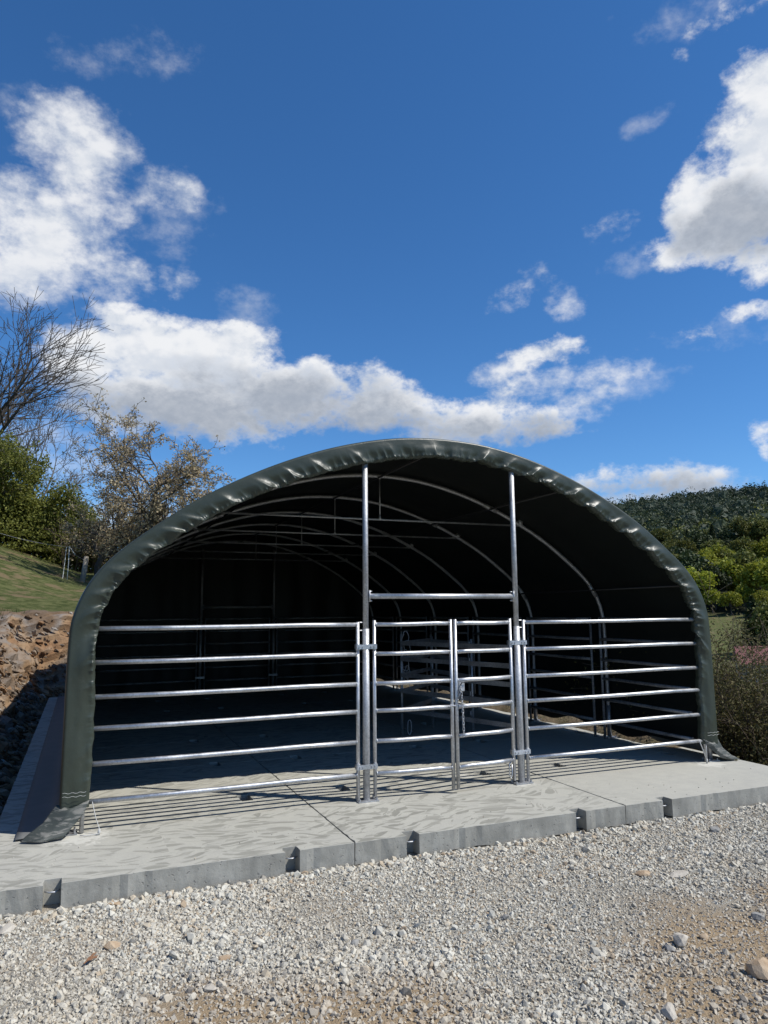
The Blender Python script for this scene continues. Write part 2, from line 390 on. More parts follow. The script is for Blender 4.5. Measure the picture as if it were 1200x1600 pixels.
bump(T, b, T.math('ADD', T.math('MULTIPLY', vor.outputs['Distance'], -1.0), T.noise(pos, 120, 4, 0.7)), 0.8, 0.008)
M['fines'] = m_
m_, T, b = mat('crushed_limestone')
pos = T.new('ShaderNodeNewGeometry').outputs['Position']
at = T.new('ShaderNodeAttribute', attribute_name='rnd').outputs['Fac']
cr = T.new('ShaderNodeValToRGB', {0: at}); e = cr.color_ramp.elements
e[0].position = 0.0; e[0].color = (0.17, 0.17, 0.168, 1); e[1].position = 1.0; e[1].color = (0.36, 0.27, 0.18, 1)
for p_, c3 in ((0.10, (0.31, 0.298, 0.258)), (0.35, (0.51, 0.485, 0.415)), (0.6, (0.63, 0.60, 0.51)), (0.78, (0.57, 0.52, 0.42)), (0.9, (0.47, 0.39, 0.28))):
    x_ = cr.color_ramp.elements.new(p_); x_.color = (*c3, 1)
rc = T.mix(T.math('MULTIPLY', soil_nodes(T, pos), 0.45), cr.outputs[0], (0.37, 0.285, 0.195))
rc = T.mix(T.math('MULTIPLY', T.mapr(T.noise(pos, 1.1, 4, 0.6), 0.42, 0.66), 0.28), rc, (0.42, 0.355, 0.26))
rc = T.mix(T.mapr(T.noise(pos, 90, 4, 0.7), 0.35, 0.7, 0, 0.3), rc, (0.24, 0.22, 0.19))
put(T, b, Base_Color=rc, Roughness=0.92, Specular_IOR_Level=0.2)
bump(T, b, T.noise(pos, 160, 4, 0.7), 0.4, 0.004)
M['stone'] = m_
def rockmat(name, c1, c2, c3):
    m_, T, b = mat(name)
    pos = T.new('ShaderNodeNewGeometry').outputs['Position']
    n = T.noise(pos, 16, 6, 0.65)
    c_ = T.mix(T.mapr(n, 0.3, 0.7), c1, c2); c_ = T.mix(T.mapr(T.noise(pos, 45, 4, 0.7), 0.55, 0.75, 0, 0.6), c_, c3)
    put(T, b, Base_Color=c_, Roughness=0.92, Specular_IOR_Level=0.2); bump(T, b, T.noise(pos, 60, 5, 0.7), 0.6, 0.008)
    return m_
M['rock_tan'] = rockmat('tan_rock', (0.34, 0.24, 0.15), (0.46, 0.36, 0.25), (0.25, 0.18, 0.12))
M['rock_pale'] = rockmat('pale_rock', (0.40, 0.36, 0.30), (0.50, 0.46, 0.39), (0.30, 0.26, 0.21))
M['rock_grey'] = rockmat('grey_rock', (0.20, 0.193, 0.18), (0.32, 0.31, 0.285), (0.15, 0.145, 0.135))
m_, T, b = mat('bank_rock')
pos = T.new('ShaderNodeNewGeometry').outputs['Position']
at = T.new('ShaderNodeAttribute', attribute_name='rnd').outputs['Fac']
cr = T.new('ShaderNodeValToRGB', {0: at}); e = cr.color_ramp.elements
e[0].color = (0.10, 0.085, 0.07, 1); e[1].color = (0.36, 0.33, 0.29, 1)
for p_, c3 in ((0.2, (0.17, 0.115, 0.072)), (0.36, (0.22, 0.195, 0.17)), (0.5, (0.29, 0.195, 0.115)), (0.66, (0.24, 0.135, 0.070)), (0.8, (0.34, 0.26, 0.18)), (0.9, (0.38, 0.345, 0.30))):
    x_ = cr.color_ramp.elements.new(p_); x_.color = (*c3, 1)
n = T.noise(T.vmath('MULTIPLY', pos, (1, 1, 2.5)), 4.5, 6, 0.7)
c_ = T.mix(T.mapr(n, 0.45, 0.7, 0, 0.7), cr.outputs[0], (0.15, 0.095, 0.055))
put(T, b, Base_Color=c_, Roughness=0.95, Specular_IOR_Level=0.15); bump(T, b, T.noise(pos, 25, 6, 0.7), 0.8, 0.03)
M['bank'] = m_

# land: grass, soil right beside the slab, meadow and forest floor
m_, T, b = mat('grass_land')
pos = T.new('ShaderNodeNewGeometry').outputs['Position']
n1 = T.noise(pos, 0.8, 6, 0.65); n2 = T.noise(pos, 3.2, 6, 0.7); n3 = T.noise(pos, 0.02, 4, 0.6)
c_ = T.mix(T.mapr(n2, 0.35, 0.65), (0.055, 0.072, 0.020), (0.145, 0.150, 0.060))
c_ = T.mix(T.mapr(n1, 0.50, 0.62, 0, 0.8), c_, (0.21, 0.15, 0.088))
c_ = T.mix(T.mapr(n3, 0.4, 0.65, 0, 0.5), c_, (0.085, 0.10, 0.03))
px = T.new('ShaderNodeSeparateXYZ', {0: pos})
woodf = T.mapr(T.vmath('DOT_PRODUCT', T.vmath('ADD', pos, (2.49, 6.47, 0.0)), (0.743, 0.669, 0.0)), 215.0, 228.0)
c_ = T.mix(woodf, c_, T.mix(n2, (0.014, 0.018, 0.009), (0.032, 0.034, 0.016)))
near = T.math('MULTIPLY', T.mapr(px.outputs['X'], 9.0, 5.5), T.mapr(px.outputs['X'], 3.0, 4.0))
near = T.math('MULTIPLY', near, T.mapr(px.outputs['Y'], 30.0, 22.0))
c_ = T.mix(T.math('MULTIPLY', near, T.mapr(n2, 0.25, 0.6, 0.4, 0.95)), c_, (0.19, 0.145, 0.095))
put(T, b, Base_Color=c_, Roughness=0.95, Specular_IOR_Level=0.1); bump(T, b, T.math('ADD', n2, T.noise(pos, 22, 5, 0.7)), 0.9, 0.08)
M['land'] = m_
def leafmat(name, c1, c2, trans=0.35, scale=0.9, obj_var=0.0):
    m_ = bpy.data.materials.new(name); m_.use_nodes = True; T = NT(m_.node_tree); T.n.clear()
    out = T.new('ShaderNodeOutputMaterial')
    at = T.new('ShaderNodeAttribute', attribute_name='rnd').outputs['Fac']
    c_ = T.mix(at, c1, c2)
    if obj_var:
        rn = T.new('ShaderNodeObjectInfo').outputs['Random']
        c_ = T.new('ShaderNodeHueSaturation', {'Hue': T.mapr(rn, 0, 1, 0.492, 0.512, False), 'Value': T.mapr(rn, 0, 1, 1 - obj_var, 1 + obj_var, False), 'Color': c_}).outputs[0]
    df = T.new('ShaderNodeBsdfPrincipled'); put(T, df, Base_Color=c_, Roughness=0.6, Specular_IOR_Level=0.25)
    tr = T.new('ShaderNodeBsdfTranslucent', {'Color': c_})
    mx = T.new('ShaderNodeMixShader', {0: trans, 1: df.outputs[0], 2: tr.outputs[0]}); T.l.new(mx.outputs[0], out.inputs[0])
    return m_
M['bark'] = simple('dark_bark', (0.075, 0.062, 0.050), 0.9, 0, 0.3, 9)
M['bark_grey'] = simple('grey_bark', (0.13, 0.115, 0.095), 0.9, 0, 0.3, 9)
M['twig'] = simple('brown_twig', (0.115, 0.085, 0.060), 0.9, 0, 0.3, 12)
M['leaf_hedge'] = leafmat('hedge_leaf', (0.11, 0.125, 0.022), (0.22, 0.225, 0.048))
M['leaf_blossom'] = leafmat('bronze_blossom', (0.36, 0.27, 0.15), (0.62, 0.52, 0.34), 0.4)
M['leaf_shrub'] = leafmat('shrub_leaf', (0.070, 0.070, 0.022), (0.17, 0.145, 0.060), 0.3)
M['leaf_fresh'] = leafmat('fresh_leaf', (0.075, 0.10, 0.020), (0.15, 0.17, 0.045), 0.35)
M['leaf_spring'] = leafmat('spring_crown', (0.19, 0.21, 0.018), (0.34, 0.34, 0.045), 0.35, obj_var=0.25)
M['leaf_olive'] = leafmat('olive_crown', (0.088, 0.10, 0.022), (0.165, 0.165, 0.042), 0.3, obj_var=0.25)
M['leaf_dark'] = leafmat('dark_crown', (0.026, 0.042, 0.014), (0.060, 0.078, 0.028), 0.2, obj_var=0.2)
M['leaf_far'] = leafmat('far_crown', (0.024, 0.040, 0.020), (0.058, 0.072, 0.030), 0.15)
T = NT(M['leaf_far'].node_tree); mixn = [n_ for n_ in T.n if n_.bl_idname == 'ShaderNodeMix'][0]
cr = T.new('ShaderNodeValToRGB', {0: [n_ for n_ in T.n if n_.bl_idname == 'ShaderNodeAttribute'][0].outputs['Fac']}); e = cr.color_ramp.elements
e[0].color = (0.028, 0.045, 0.026, 1); e[1].color = (0.20, 0.205, 0.036, 1)
for p_, c3 in ((0.35, (0.046, 0.065, 0.032)), (0.62, (0.078, 0.092, 0.035)), (0.8, (0.125, 0.135, 0.034))):
    x_ = cr.color_ramp.elements.new(p_); x_.color = (*c3, 1)
for lk in list(mixn.outputs[2].links): T.l.new(cr.outputs[0], lk.to_socket)
M['grass'] = leafmat('grass_blade', (0.070, 0.092, 0.026), (0.165, 0.165, 0.068), 0.3)
M['roof_red'] = simple('red_roof', (0.17, 0.055, 0.050), 0.7, 0, 0.25, 2)
M['plaster'] = simple('pale_plaster', (0.45, 0.42, 0.36), 0.9)
M['glass'] = simple('window_glass', (0.03, 0.035, 0.04), 0.1)

# ================================================================== the land
TOE = np.array([(-16, -8.0), (-7.5, -4.0), (-4.1, -1.4), (-3.32, 0.4), (-3.22, 3.0), (-3.22, 9.6), (-2.95, 10.9), (-1.8, 11.6), (1, 11.9), (4, 12.3), (8, 13.2), (20, 15)], float)
def toe_s(x, y):
    x = np.asarray(x, float); y = np.asarray(y, float)
    best = np.full(x.shape, 1e9); sg = np.ones(x.shape)
    for a, b_ in zip(TOE[:-1], TOE[1:]):
        d_ = b_ - a; L2 = d_ @ d_
        t = np.clip(((x - a[0]) * d_[0] + (y - a[1]) * d_[1]) / L2, 0, 1)
        qx, qy = x - a[0] - t * d_[0], y - a[1] - t * d_[1]
        r = np.hypot(qx, qy); cr_ = d_[0] * qy - d_[1] * qx
        u = r < best - 1e-9
        best = np.where(u, r, best); sg = np.where(u, np.where(cr_ >= 0, 1.0, -1.0), sg)
    return best * sg
EX, EY = 0.743, 0.669
def land(x, y, rough=True):
    x = np.asarray(x, float); y = np.asarray(y, float)
    s = toe_s(x, y)
    taper = 1 - sstep(1.0, 9.0, x)
    sp = np.maximum(s, 0)
    up = (1.75 * sstep(-0.1, 1.55, s) + 0.125 * np.minimum(sp, 19) + 0.015 * np.clip(sp - 19, 0, 200) + 0.34 * np.clip(-x - 2.6, 0, 6) * sstep(3, 14, s)) * taper * (s > -0.2)
    q = np.maximum(0, x - 4.95 - 1.6 * np.maximum(0, -1.0 - y) - 0.25 * np.maximum(0, y - 12))
    q = q * sstep(0, 1, q)
    down = 9.5 * (1 - np.exp(-q / 11.0))
    D = (x + 2.49) * EX + (y + 6.47) * EY; N = -(x + 2.49) * EY + (y + 6.47) * EX
    far = np.interp(D, [0, 120, 150, 190, 230, 300, 400, 550, 700, 900, 1500], [0, 0, 4.2, 8.0, 13.5, 27, 52, 92, 126, 128, 90])
    far = far * 0.85 * np.clip(1 - (N + 28) * 0.0004 - np.maximum(0, N - 110) * 0.0016, 0.12, 1.3) * sstep(-200, 60, x + 250)
    h = -0.32 + up - down + far
    if rough:
        w_ = sstep(0.0, 3.0, np.maximum(s, q))
        h = h + w_ * (0.30 * fbm(x * 0.22, y * 0.22, seed=5) + 0.12 * fbm(x * 0.9, y * 0.9, seed=9)) + sstep(60, 200, D) * 6 * fbm(x * 0.012, y * 0.012, seed=31)
    return h
def axis(dense_a, dense_b, step, lo, hi, g=1.09):
    mid_ = list(np.arange(dense_a, dense_b, step)); a = dense_a; st = step; L_ = []
    while a > lo: st *= g; a -= st; L_.append(a)
    b_ = mid_[-1]; st = step; R_ = []
    while b_ < hi: st *= g; b_ += st; R_.append(b_)
    return np.array(L_[::-1] + mid_ + R_)
gx = axis(-16, 16, 0.34, -500, 1500, 1.06); gy = axis(-14, 34, 0.34, -300, 1500, 1.06)
GX, GY = np.meshgrid(gx, gy, indexing='ij')
GZ = land(GX, GY)
GD = (GX + 2.49) * EX + (GY + 6.47) * EY; GZ = GZ - 3.0 * sstep(330, 420, GD)    # forest floor lies a little below the crowns' feet
GS = toe_s(GX, GY); GZ = GZ - 0.45 * sstep(0.0, 0.3, GS) * (1 - sstep(1.35, 1.7, GS)) * (GX > -7.0)   # the bank mesh lies over this strip
o = link_mesh('terrain', np.stack([GX, GY, GZ], -1).reshape(-1, 3), grid_faces(len(gx), len(gy)), M['land'], smooth=True)
tag(o, kind='structure')

# gravel yard in front of the slab
def yard(x, y):
    return -0.165 + 0.022 * fbm(x * 1.3, y * 1.3, seed=2) * 2 + 0.012 * fbm(x * 6, y * 6, seed=3) + 0.02 * sstep(-1.6, -3.5, y)
yx = np.arange(-7, 8.0, 0.06); yy = np.arange(-9.0, -0.95, 0.06)
YX, YY = np.meshgrid(yx, yy, indexing='ij')
o = link_mesh('gravel_yard', np.stack([YX, YY, yard(YX, YY)], -1).reshape(-1, 3), grid_faces(len(yx), len(yy)), M['fines'], smooth=True)
tag(o, kind='structure')

# rock bank cut into the hillside
seg = np.diff(TOE, axis=0); sl_ = np.hypot(seg[:, 0], seg[:, 1]); cs = np.concatenate([[0], np.cumsum(sl_)])
def toe_at(t):
    return np.stack([np.interp(t, cs, TOE[:, 0]), np.interp(t, cs, TOE[:, 1])], -1)
tt = np.arange(9.0, cs[-2], 0.07); P = toe_at(tt); dP = toe_at(tt + 0.8) - toe_at(tt - 0.8); dP /= np.linalg.norm(dP, axis=1)[:, None]
nl = np.stack([-dP[:, 1], dP[:, 0]], -1)
ss = np.arange(-0.10, 1.95, 0.05)
BX = P[:, 0][:, None] + nl[:, 0][:, None] * ss; BY = P[:, 1][:, None] + nl[:, 1][:, None] * ss
BZ = land(BX, BY) + 0.15 * (1 - sstep(1.6, 1.95, ss))
env = sstep(-0.05, 0.3, ss) * (1 - sstep(1.45, 1.9, ss))
nb = fbm(BX * 2.2, BY * 2.2, BZ * 3.0, 5, 11); nb2 = np.abs(fbm(BX * 1.1, BY * 1.1, BZ * 6, 4, 15))
disp = env * (0.55 * nb + 0.5 * nb2)
BX2 = BX - nl[:, 0][:, None] * disp * 0.8; BY2 = BY - nl[:, 1][:, None] * disp * 0.8; BZ2 = BZ + disp * 0.6 - 0.10 * (ss > 1.8)
at_ = np.clip(0.45 + 1.4 * fbm(BX * 0.9, BY * 0.9, BZ * 2, 4, 21), 0, 1) * (1 - 0.75 * sstep(1.25, 1.5, ss + 0.3 * nb))
o = link_mesh('rock_bank', np.stack([BX2, BY2, BZ2], -1).reshape(-1, 3), grid_faces(len(tt), len(ss)), M['bank'], attr=at_.ravel())
tag(o, kind='structure')

# low berm of dug soil along the right edge of the slab
bs = np.linspace(0, 1, 14); by_ = np.linspace(0.2, 11.5, 150)
B1, B2 = np.meshgrid(by_, bs, indexing='ij')
hb = 0.17 * np.sin(np.clip(B2, 0, 1) * math.pi) ** 0.8 * sstep(0.2, 1.6, B1) * (1 + 0.8 * fbm(B1 * 2.2, B2 * 2, seed=33) * 2)
o = link_mesh('soil_berm', np.stack([4.265 + 1.02 * B2 + 0.10 * fbm(B1 * 1.5, B2, seed=35) * 2, B1, -0.02 - 0.40 * B2 ** 2 + hb], -1).reshape(-1, 3), grid_faces(150, 14), M['land'], smooth=True)
tag(o, kind='structure')

# ------------------------------------------------------------------ stones
def ico():
    p = (1 + 5 ** .5) / 2
    v = np.array([(-1, p, 0), (1, p, 0), (-1, -p, 0), (1, -p, 0), (0, -1, p), (0, 1, p), (0, -1, -p), (0, 1, -p), (p, 0, -1), (p, 0, 1), (-p, 0, -1), (-p, 0, 1)], float)
    f = np.array([(0, 11, 5), (0, 5, 1), (0, 1, 7), (0, 7, 10), (0, 10, 11), (1, 5, 9), (5, 11, 4), (11, 10, 2), (10, 7, 6), (7, 1, 8), (3, 9, 4), (3, 4, 2), (3, 2, 6), (3, 6, 8), (3, 8, 9), (4, 9, 5), (2, 4, 11), (6, 2, 10), (8, 6, 7), (9, 8, 1)])
    return v / np.linalg.norm(v[0]), f
IV, IF = ico()
def rand_rot(n):
    q = rng.normal(size=(n, 4)); q /= np.linalg.norm(q, axis=1)[:, None]; w, x, y, z = q.T
    return np.stack([np.stack([1 - 2 * (y * y + z * z), 2 * (x * y - z * w), 2 * (x * z + y * w)], -1), np.stack([2 * (x * y + z * w), 1 - 2 * (x * x + z * z), 2 * (y * z - x * w)], -1), np.stack([2 * (x * z - y * w), 2 * (y * z + x * w), 1 - 2 * (x * x + y * y)], -1)], 1)
CV = np.array([(x_, y_, z_) for x_ in (-1, 1) for y_ in (-1, 1) for z_ in (-1, 1)], float) * 0.72
CF_ = np.array([(0, 1, 3), (0, 3, 2), (4, 6, 7), (4, 7, 5), (0, 4, 5), (0, 5, 1), (2, 3, 7), (2, 7, 6), (0, 2, 6), (0, 6, 4), (1, 5, 7), (1, 7, 3)])
def chips(C, R_, flat=0.9):
    n = len(C)
    v = CV[None] * rng.uniform(0.62, 1.15, (n, 8, 1)) + rng.normal(0, 0.13, (n, 8, 3))
    v = v * np.stack([rng.uniform(0.9, 1.4, n), rng.uniform(0.75, 1.15, n), rng.uniform(flat * 0.65, flat * 1.15, n)], -1)[:, None, :]
    Q = rand_rot(n)
    v = np.einsum('nij,nkj->nki', Q, v) * R_[:, None, None] + C[:, None, :]
    return v.reshape(-1, 3), (CF_[None] + 8 * np.arange(n)[:, None, None]).reshape(-1, 3)
def stones(C, R_, flat=0.6, rots=None, jit=0.28):
    n = len(C)
    v = IV[None] * (1 + rng.uniform(-jit, jit, (n, 12, 1))) + rng.normal(0, 0.10, (n, 12, 3))
    v = v * np.stack([rng.uniform(0.8, 1.35, n), rng.uniform(0.7, 1.1, n), rng.uniform(flat * 0.7, flat * 1.25, n)], -1)[:, None, :]
    Q = rand_rot(n) if rots is None else rots
    v = np.einsum('nij,nkj->nki', Q, v) * R_[:, None, None] + C[:, None, :]
    F = (IF[None] + 12 * np.arange(n)[:, None, None]).reshape(-1, 3)
    return v.reshape(-1, 3), F
def soil_w(x, y):
    a = np.zeros_like(x)
    nz = 1.6 * 0.9 * fbm(x * 3, y * 3, seed=77)
    for (sx, sy, r) in SOIL: a = np.maximum(a, 1 - sstep(0.35, 1.4, np.hypot(x - sx, y - sy) / r + nz))
    return a
def scatter(n, x0, x1, y0, y1, r0, r1, keep_soil=0.34, front=-1.13):
    x = rng.uniform(x0, x1, n); y = rng.uniform(y0, y1, n)
    k = (y < front) & (rng.uniform(size=n) > soil_w(x, y) * (1 - keep_soil))
    x, y = x[k], y[k]
    r = r0 * (r1 / r0) ** (rng.uniform(size=len(x)) ** 1.7)
    r *= 0.8 + 0.75 * np.clip(0.5 + 1.6 * fbm(x * 1.1, y * 1.1, seed=55), 0, 1) 
    return x, y, r
parts_ = []
# region the yard shows nearest to us: dense, elsewhere thinner
x, y, r = scatter(235000, -3.6, 5.0, -4.6, -1.12, 0.0040, 0.0120)
vis = [(-3.15, -0.9), (-2.95, -2.55), (-1.2, -3.35), (0.6, -4.05), (4.1, -1.5), (4.5, -0.9)]
k = np.ones(len(x), bool)
for (xa, ya), (xb, yb_) in zip(vis, vis[1:] + vis[:1]): k &= ((xb - xa) * (y - ya) - (yb_ - ya) * (x - xa)) > 0
k &= rng.uniform(size=len(x)) < np.interp(np.hypot(x + 2.5, y + 6.5), [4.6, 7.2], [0.86, 0.52])
x, y, r = x[k], y[k], r[k]; parts_.append((x, y, r))
parts_.append(scatter(14000, -5.0, 6.0, -6.0, -1.12, 0.006, 0.020))
parts_.append(scatter(2200, -3.4, 5.0, -4.4, -1.12, 0.012, 0.027, 0.3))
# coarse stones pushed up against the slab edge
xe = rng.uniform(-3.4, 4.6, 1000); ye = -1.12 - np.abs(rng.normal(0, 0.07, 1000)); parts_.append((xe, ye, rng.uniform(0.009, 0.030, 1000)))
X_ = np.concatenate([p_[0] for p_ in parts_]); Y_ = np.concatenate([p_[1] for p_ in parts_]); R_ = np.concatenate([p_[2] for p_ in parts_])
# a few bits kicked up onto the slab
nk = 90; kx = rng.uniform(-2.9, 4.3, nk); kyy = -1.06 + np.abs(rng.normal(0, 0.35, nk)); kr = rng.uniform(0.002, 0.006, nk)
Z_ = yard(X_, Y_) + R_ * rng.uniform(-0.1, 0.5, len(R_))
X_ = np.concatenate([X_, kx]); Y_ = np.concatenate([Y_, kyy]); R_ = np.concatenate([R_, kr]); Z_ = np.concatenate([Z_, kr * 0.5 + 0.001])
bigs = R_ > 0.0125
V, F = chips(np.stack([X_, Y_, Z_], -1)[~bigs], R_[~bigs])
V2_, F2_ = stones(np.stack([X_, Y_, Z_], -1)[bigs], R_[bigs] * 0.95, 0.75, None, 0.26)
rv = np.clip(rng.beta(1.6, 1.5, len(R_)) + 0.15 * fbm(X_ * 0.8, Y_ * 0.8, seed=91) * 2, 0, 1)
o = link_mesh('gravel', np.vstack([V, V2_]), np.vstack([F, F2_ + len(V)]), M['stone'], attr=np.concatenate([np.repeat(rv[~bigs], 8), np.repeat(rv[bigs], 12)]))
tag(o, 'pale crushed stone gravel spread in front of the concrete slab', 'gravel', kind='stuff')

# loose rubble on the bank
n = 8000
t_ = rng.uniform(9.5, cs[-3], n); s_ = rng.uniform(-0.12, 1.6, n) * (0.4 + 0.6 * rng.uniform(size=n))
pp = toe_at(t_); dd = toe_at(t_ + 0.8) - toe_at(t_ - 0.8); dd /= np.linalg.norm(dd, axis=1)[:, None]
bx = pp[:, 0] - dd[:, 1] * s_; by = pp[:, 1] + dd[:, 0] * s_
br = 0.016 * (0.105 / 0.016) ** (rng.uniform(size=n) ** 1.9)
bz = land(bx, by) + 0.15 + br * 0.25
off = -0.10 * rng.uniform(size=n)
bx = bx + dd[:, 1] * 0.08; by = by - dd[:, 0] * 0.08
tilt = np.array(Matrix.Rotation(math.radians(28), 3, 'Y') @ Matrix.Rotation(math.radians(-25), 3, 'X'))
Q = np.einsum('ij,njk->nik', tilt, np.stack([np.array(Matrix.Rotation(a, 3, 'Z') @ Matrix.Rotation(b_, 3, 'X')) for a, b_ in zip(rng.uniform(0, 6.28, n), rng.normal(0, 0.45, n))]))
V, F = stones(np.stack([bx, by, bz], -1), br, 0.42, Q, 0.22)
bat = np.clip(rng.beta(1.4, 1.4, n), 0, 1)
o = link_mesh('rubble', V, F, M['bank'], attr=np.repeat(bat, 12))
tag(o, 'broken brown rock rubble lying on the cut bank', 'rubble', kind='stuff')

def one_rock(x, y, sz, mt, label, flat=0.6, rz=0.0, h=0.35):
    bm = bmesh.new(); bmesh.ops.create_icosphere(bm, subdivisions=2, radius=1.0)
    r_ = random.Random(int(x * 1000 + y * 77))
    cuts = [Vector((r_.uniform(-1, 1), r_.uniform(-1, 1), r_.uniform(-0.7, 1))).normalized() for _ in range(14)]
    offs = [r_.uniform(0.50, 0.80) for _ in cuts]
    for v in bm.verts:
        p_ = v.co.copy()
        for c3, of in zip(cuts, offs):
            d_ = p_.dot(c3) - of
            if d_ > 0: p_ -= c3 * d_
        v.co = Vector((p_.x * 1.25, p_.y * 0.95, p_.z * flat)) + Vector((r_.uniform(-.02, .02), r_.uniform(-.02, .02), r_.uniform(-.02, .02)))
    me = bpy.data.meshes.new('rock')
    for f_ in bm.faces: f_.smooth = False
    bm.to_mesh(me); bm.free(); me.materials.append(mt)
    o_ = bpy.data.objects.new('rock', me); COL.objects.link(o_); o_.scale = (sz, sz, sz); o_.rotation_euler = (r_.uniform(-.2, .2), r_.uniform(-.2, .2), rz)
    o_.location = (x, y, float(yard(np.array([x]), np.array([y]))[0]) + sz * flat * h)
    tag(o_, label, 'rock', 'single rocks lying on the gravel')
    return o_
ROCKS = [(0.80, -3.52, 0.105, 'rock_tan', 'largest tan boulder lying on bare soil at lower right', 0.6, 0.3),
 (0.89, -3.66, 0.05, 'rock_grey', 'small grey rock wedged beside the largest tan boulder', 0.45, 1.2),
 (1.30, -2.13, 0.085, 'rock_tan', 'brownish flat rock, left one of a close pair in the gravel', 0.4, 0.5),
 (1.50, -2.25, 0.095, 'rock_pale', 'pale flat rock, right one of a close pair in the gravel', 0.32, -0.3),
 (0.68, -3.10, 0.075, 'rock_pale', 'upright pale rock at the edge of the bare soil patch', 0.8, 0.9),
 (0.86, -3.10, 0.045, 'rock_tan', 'small tan rock right of the upright pale rock', 0.7, 0.2),
 (0.57, -3.13, 0.05, 'rock_grey', 'grey rock in front of the upright pale rock', 0.6, 2.0),
 (-2.25, -1.82, 0.055, 'rock_tan', 'brownish pointed rock in the gravel at left', 0.7, 0.4),
 (-2.82, -1.32, 0.075, 'rock_pale', 'large pale rock at the left edge near the slab', 0.6, 1.0),
 (-2.03, -2.52, 0.038, 'rock_grey', 'dark grey rock by the sandy patch at lower left', 0.7, 0.3),
 (-1.82, -2.54, 0.045, 'rock_pale', 'pale rock lying on the sandy patch at lower left', 0.6, 2.2),
 (-1.69, -2.22, 0.050, 'rock_tan', 'flat tan stone above the sandy patch', 0.3, 0.1),
 (-0.97, -2.33, 0.048, 'rock_grey', 'grey pointed rock in the middle of the gravel', 0.8, 0.5),
 (1.40, -3.00, 0.07, 'rock_grey', 'dark grey rock at the right edge of the gravel', 0.6, 0.7),
 (2.57, -1.56, 0.075, 'rock_grey', 'grey rock close to the slab at far right', 0.8, 0.2),
 (-0.02, -2.40, 0.060, 'rock_grey', 'flat grey rock right of the middle of the gravel', 0.45, 1.7),
 (0.10, -3.62, 0.060, 'rock_pale', 'pale white-capped rock at the bottom right of the gravel', 0.7, 0.9),
 (-2.22, -1.19, 0.055, 'rock_tan', 'tan rock touching the slab edge at left', 0.65, 0.2)]
for (x_, y_, sz, mk_, lb, fl, rz_) in ROCKS: one_rock(x_, y_, sz * (0.68 if mk_ == 'rock_grey' else 0.82), M[mk_], lb, fl, rz_)
mb = MB()
for k in range(5):
    a = -0.5 + random.uniform(-0.5, 0.5); L_ = random.uniform(0.04, 0.10); cx, cy = random.uniform(-.03, .03), random.uniform(-.02, .02)
    mb.tube([(cx - L_ / 2 * math.cos(a), cy + L_ / 2 * math.sin(a), random.uniform(0, .012)), (cx, cy, random.uniform(.006, .02)), (cx + L_ / 2 * math.cos(a), cy - L_ / 2 * math.sin(a), random.uniform(0, .012))], [0.003, 0.006, 0.002], 6)
o = mb.build('bark_splinters', M['stick'], loc=(-2.36, -1.97, -0.135)); tag(o, 'reddish brown bark splinters lying on the gravel at left', 'wood')

# ================================================================== concrete floor of notched slabs
XC = 0.85; RIB = 1.7516; GW = 1.6719
floor = empty('concrete_floor', (0, 0, 0)); tag(floor, kind='structure')
SW, SD, ST = 2.55, 1.68, 0.165
def slab_mesh():
    g = 0.004; nx = (0.48, 2.07); hw = 0.054; nd = 0.11; w_, d_ = SW - g, SD - g
    pts = [(g, g)]
    for c3 in nx: pts += [(c3 - hw, g), (c3 - hw + 0.004, nd), (c3 + hw - 0.004, nd), (c3 + hw, g)]
    pts += [(w_, g), (w_, d_)]
    for c3 in nx[::-1]: pts += [(c3 + hw, d_), (c3 + hw - 0.004, SD - nd), (c3 - hw + 0.004, SD - nd), (c3 - hw, d_)]
    pts += [(g, d_)]
    rs_ = random.Random(4); P2 = []
    for (xa, ya), (xb, yb_) in zip(pts, pts[1:] + pts[:1]):
        kk = max(1, int(math.hypot(xb - xa, yb_ - ya) / 0.05))
        for q in range(kk):
            t = q / kk; jx = 0 if q == 0 else (rs_.uniform(-0.0022, 0.0022) if rs_.random() < 0.84 else rs_.uniform(0.0, 0.012))
            nxn, nyn = -(yb_ - ya), (xb - xa); nn = math.hypot(nxn, nyn)
            P2.append((xa + (xb - xa) * t + nxn / nn * abs(jx), ya + (yb_ - ya) * t + nyn / nn * abs(jx)))
    pts = P2
    bm = bmesh.new(); vs = [bm.verts.new((x_, y_, 0)) for x_, y_ in pts]; f = bm.faces.new(vs)
    ex = bmesh.ops.extrude_face_region(bm, geom=[f]); 
    for v in [e_ for e_ in ex['geom'] if isinstance(e_, bmesh.types.BMVert)]: v.co.z -= ST + rs_.uniform(-0.012, 0.006); v.co.x += rs_.uniform(-.003, .003); v.co.y += rs_.uniform(0, .006)
    bmesh.ops.recalc_face_normals(bm, faces=bm.faces)
    bmesh.ops.bevel(bm, geom=[e_ for e_ in bm.edges if abs(e_.verts[0].co.z) < 1e-5 and abs(e_.verts[1].co.z) < 1e-5], offset=0.0025, segments=1, affect='EDGES')
    me = bpy.data.meshes.new('slab'); bm.to_mesh(me); bm.free(); me.materials.append(M['concrete']); return me
sm = slab_mesh()
loop_me = None
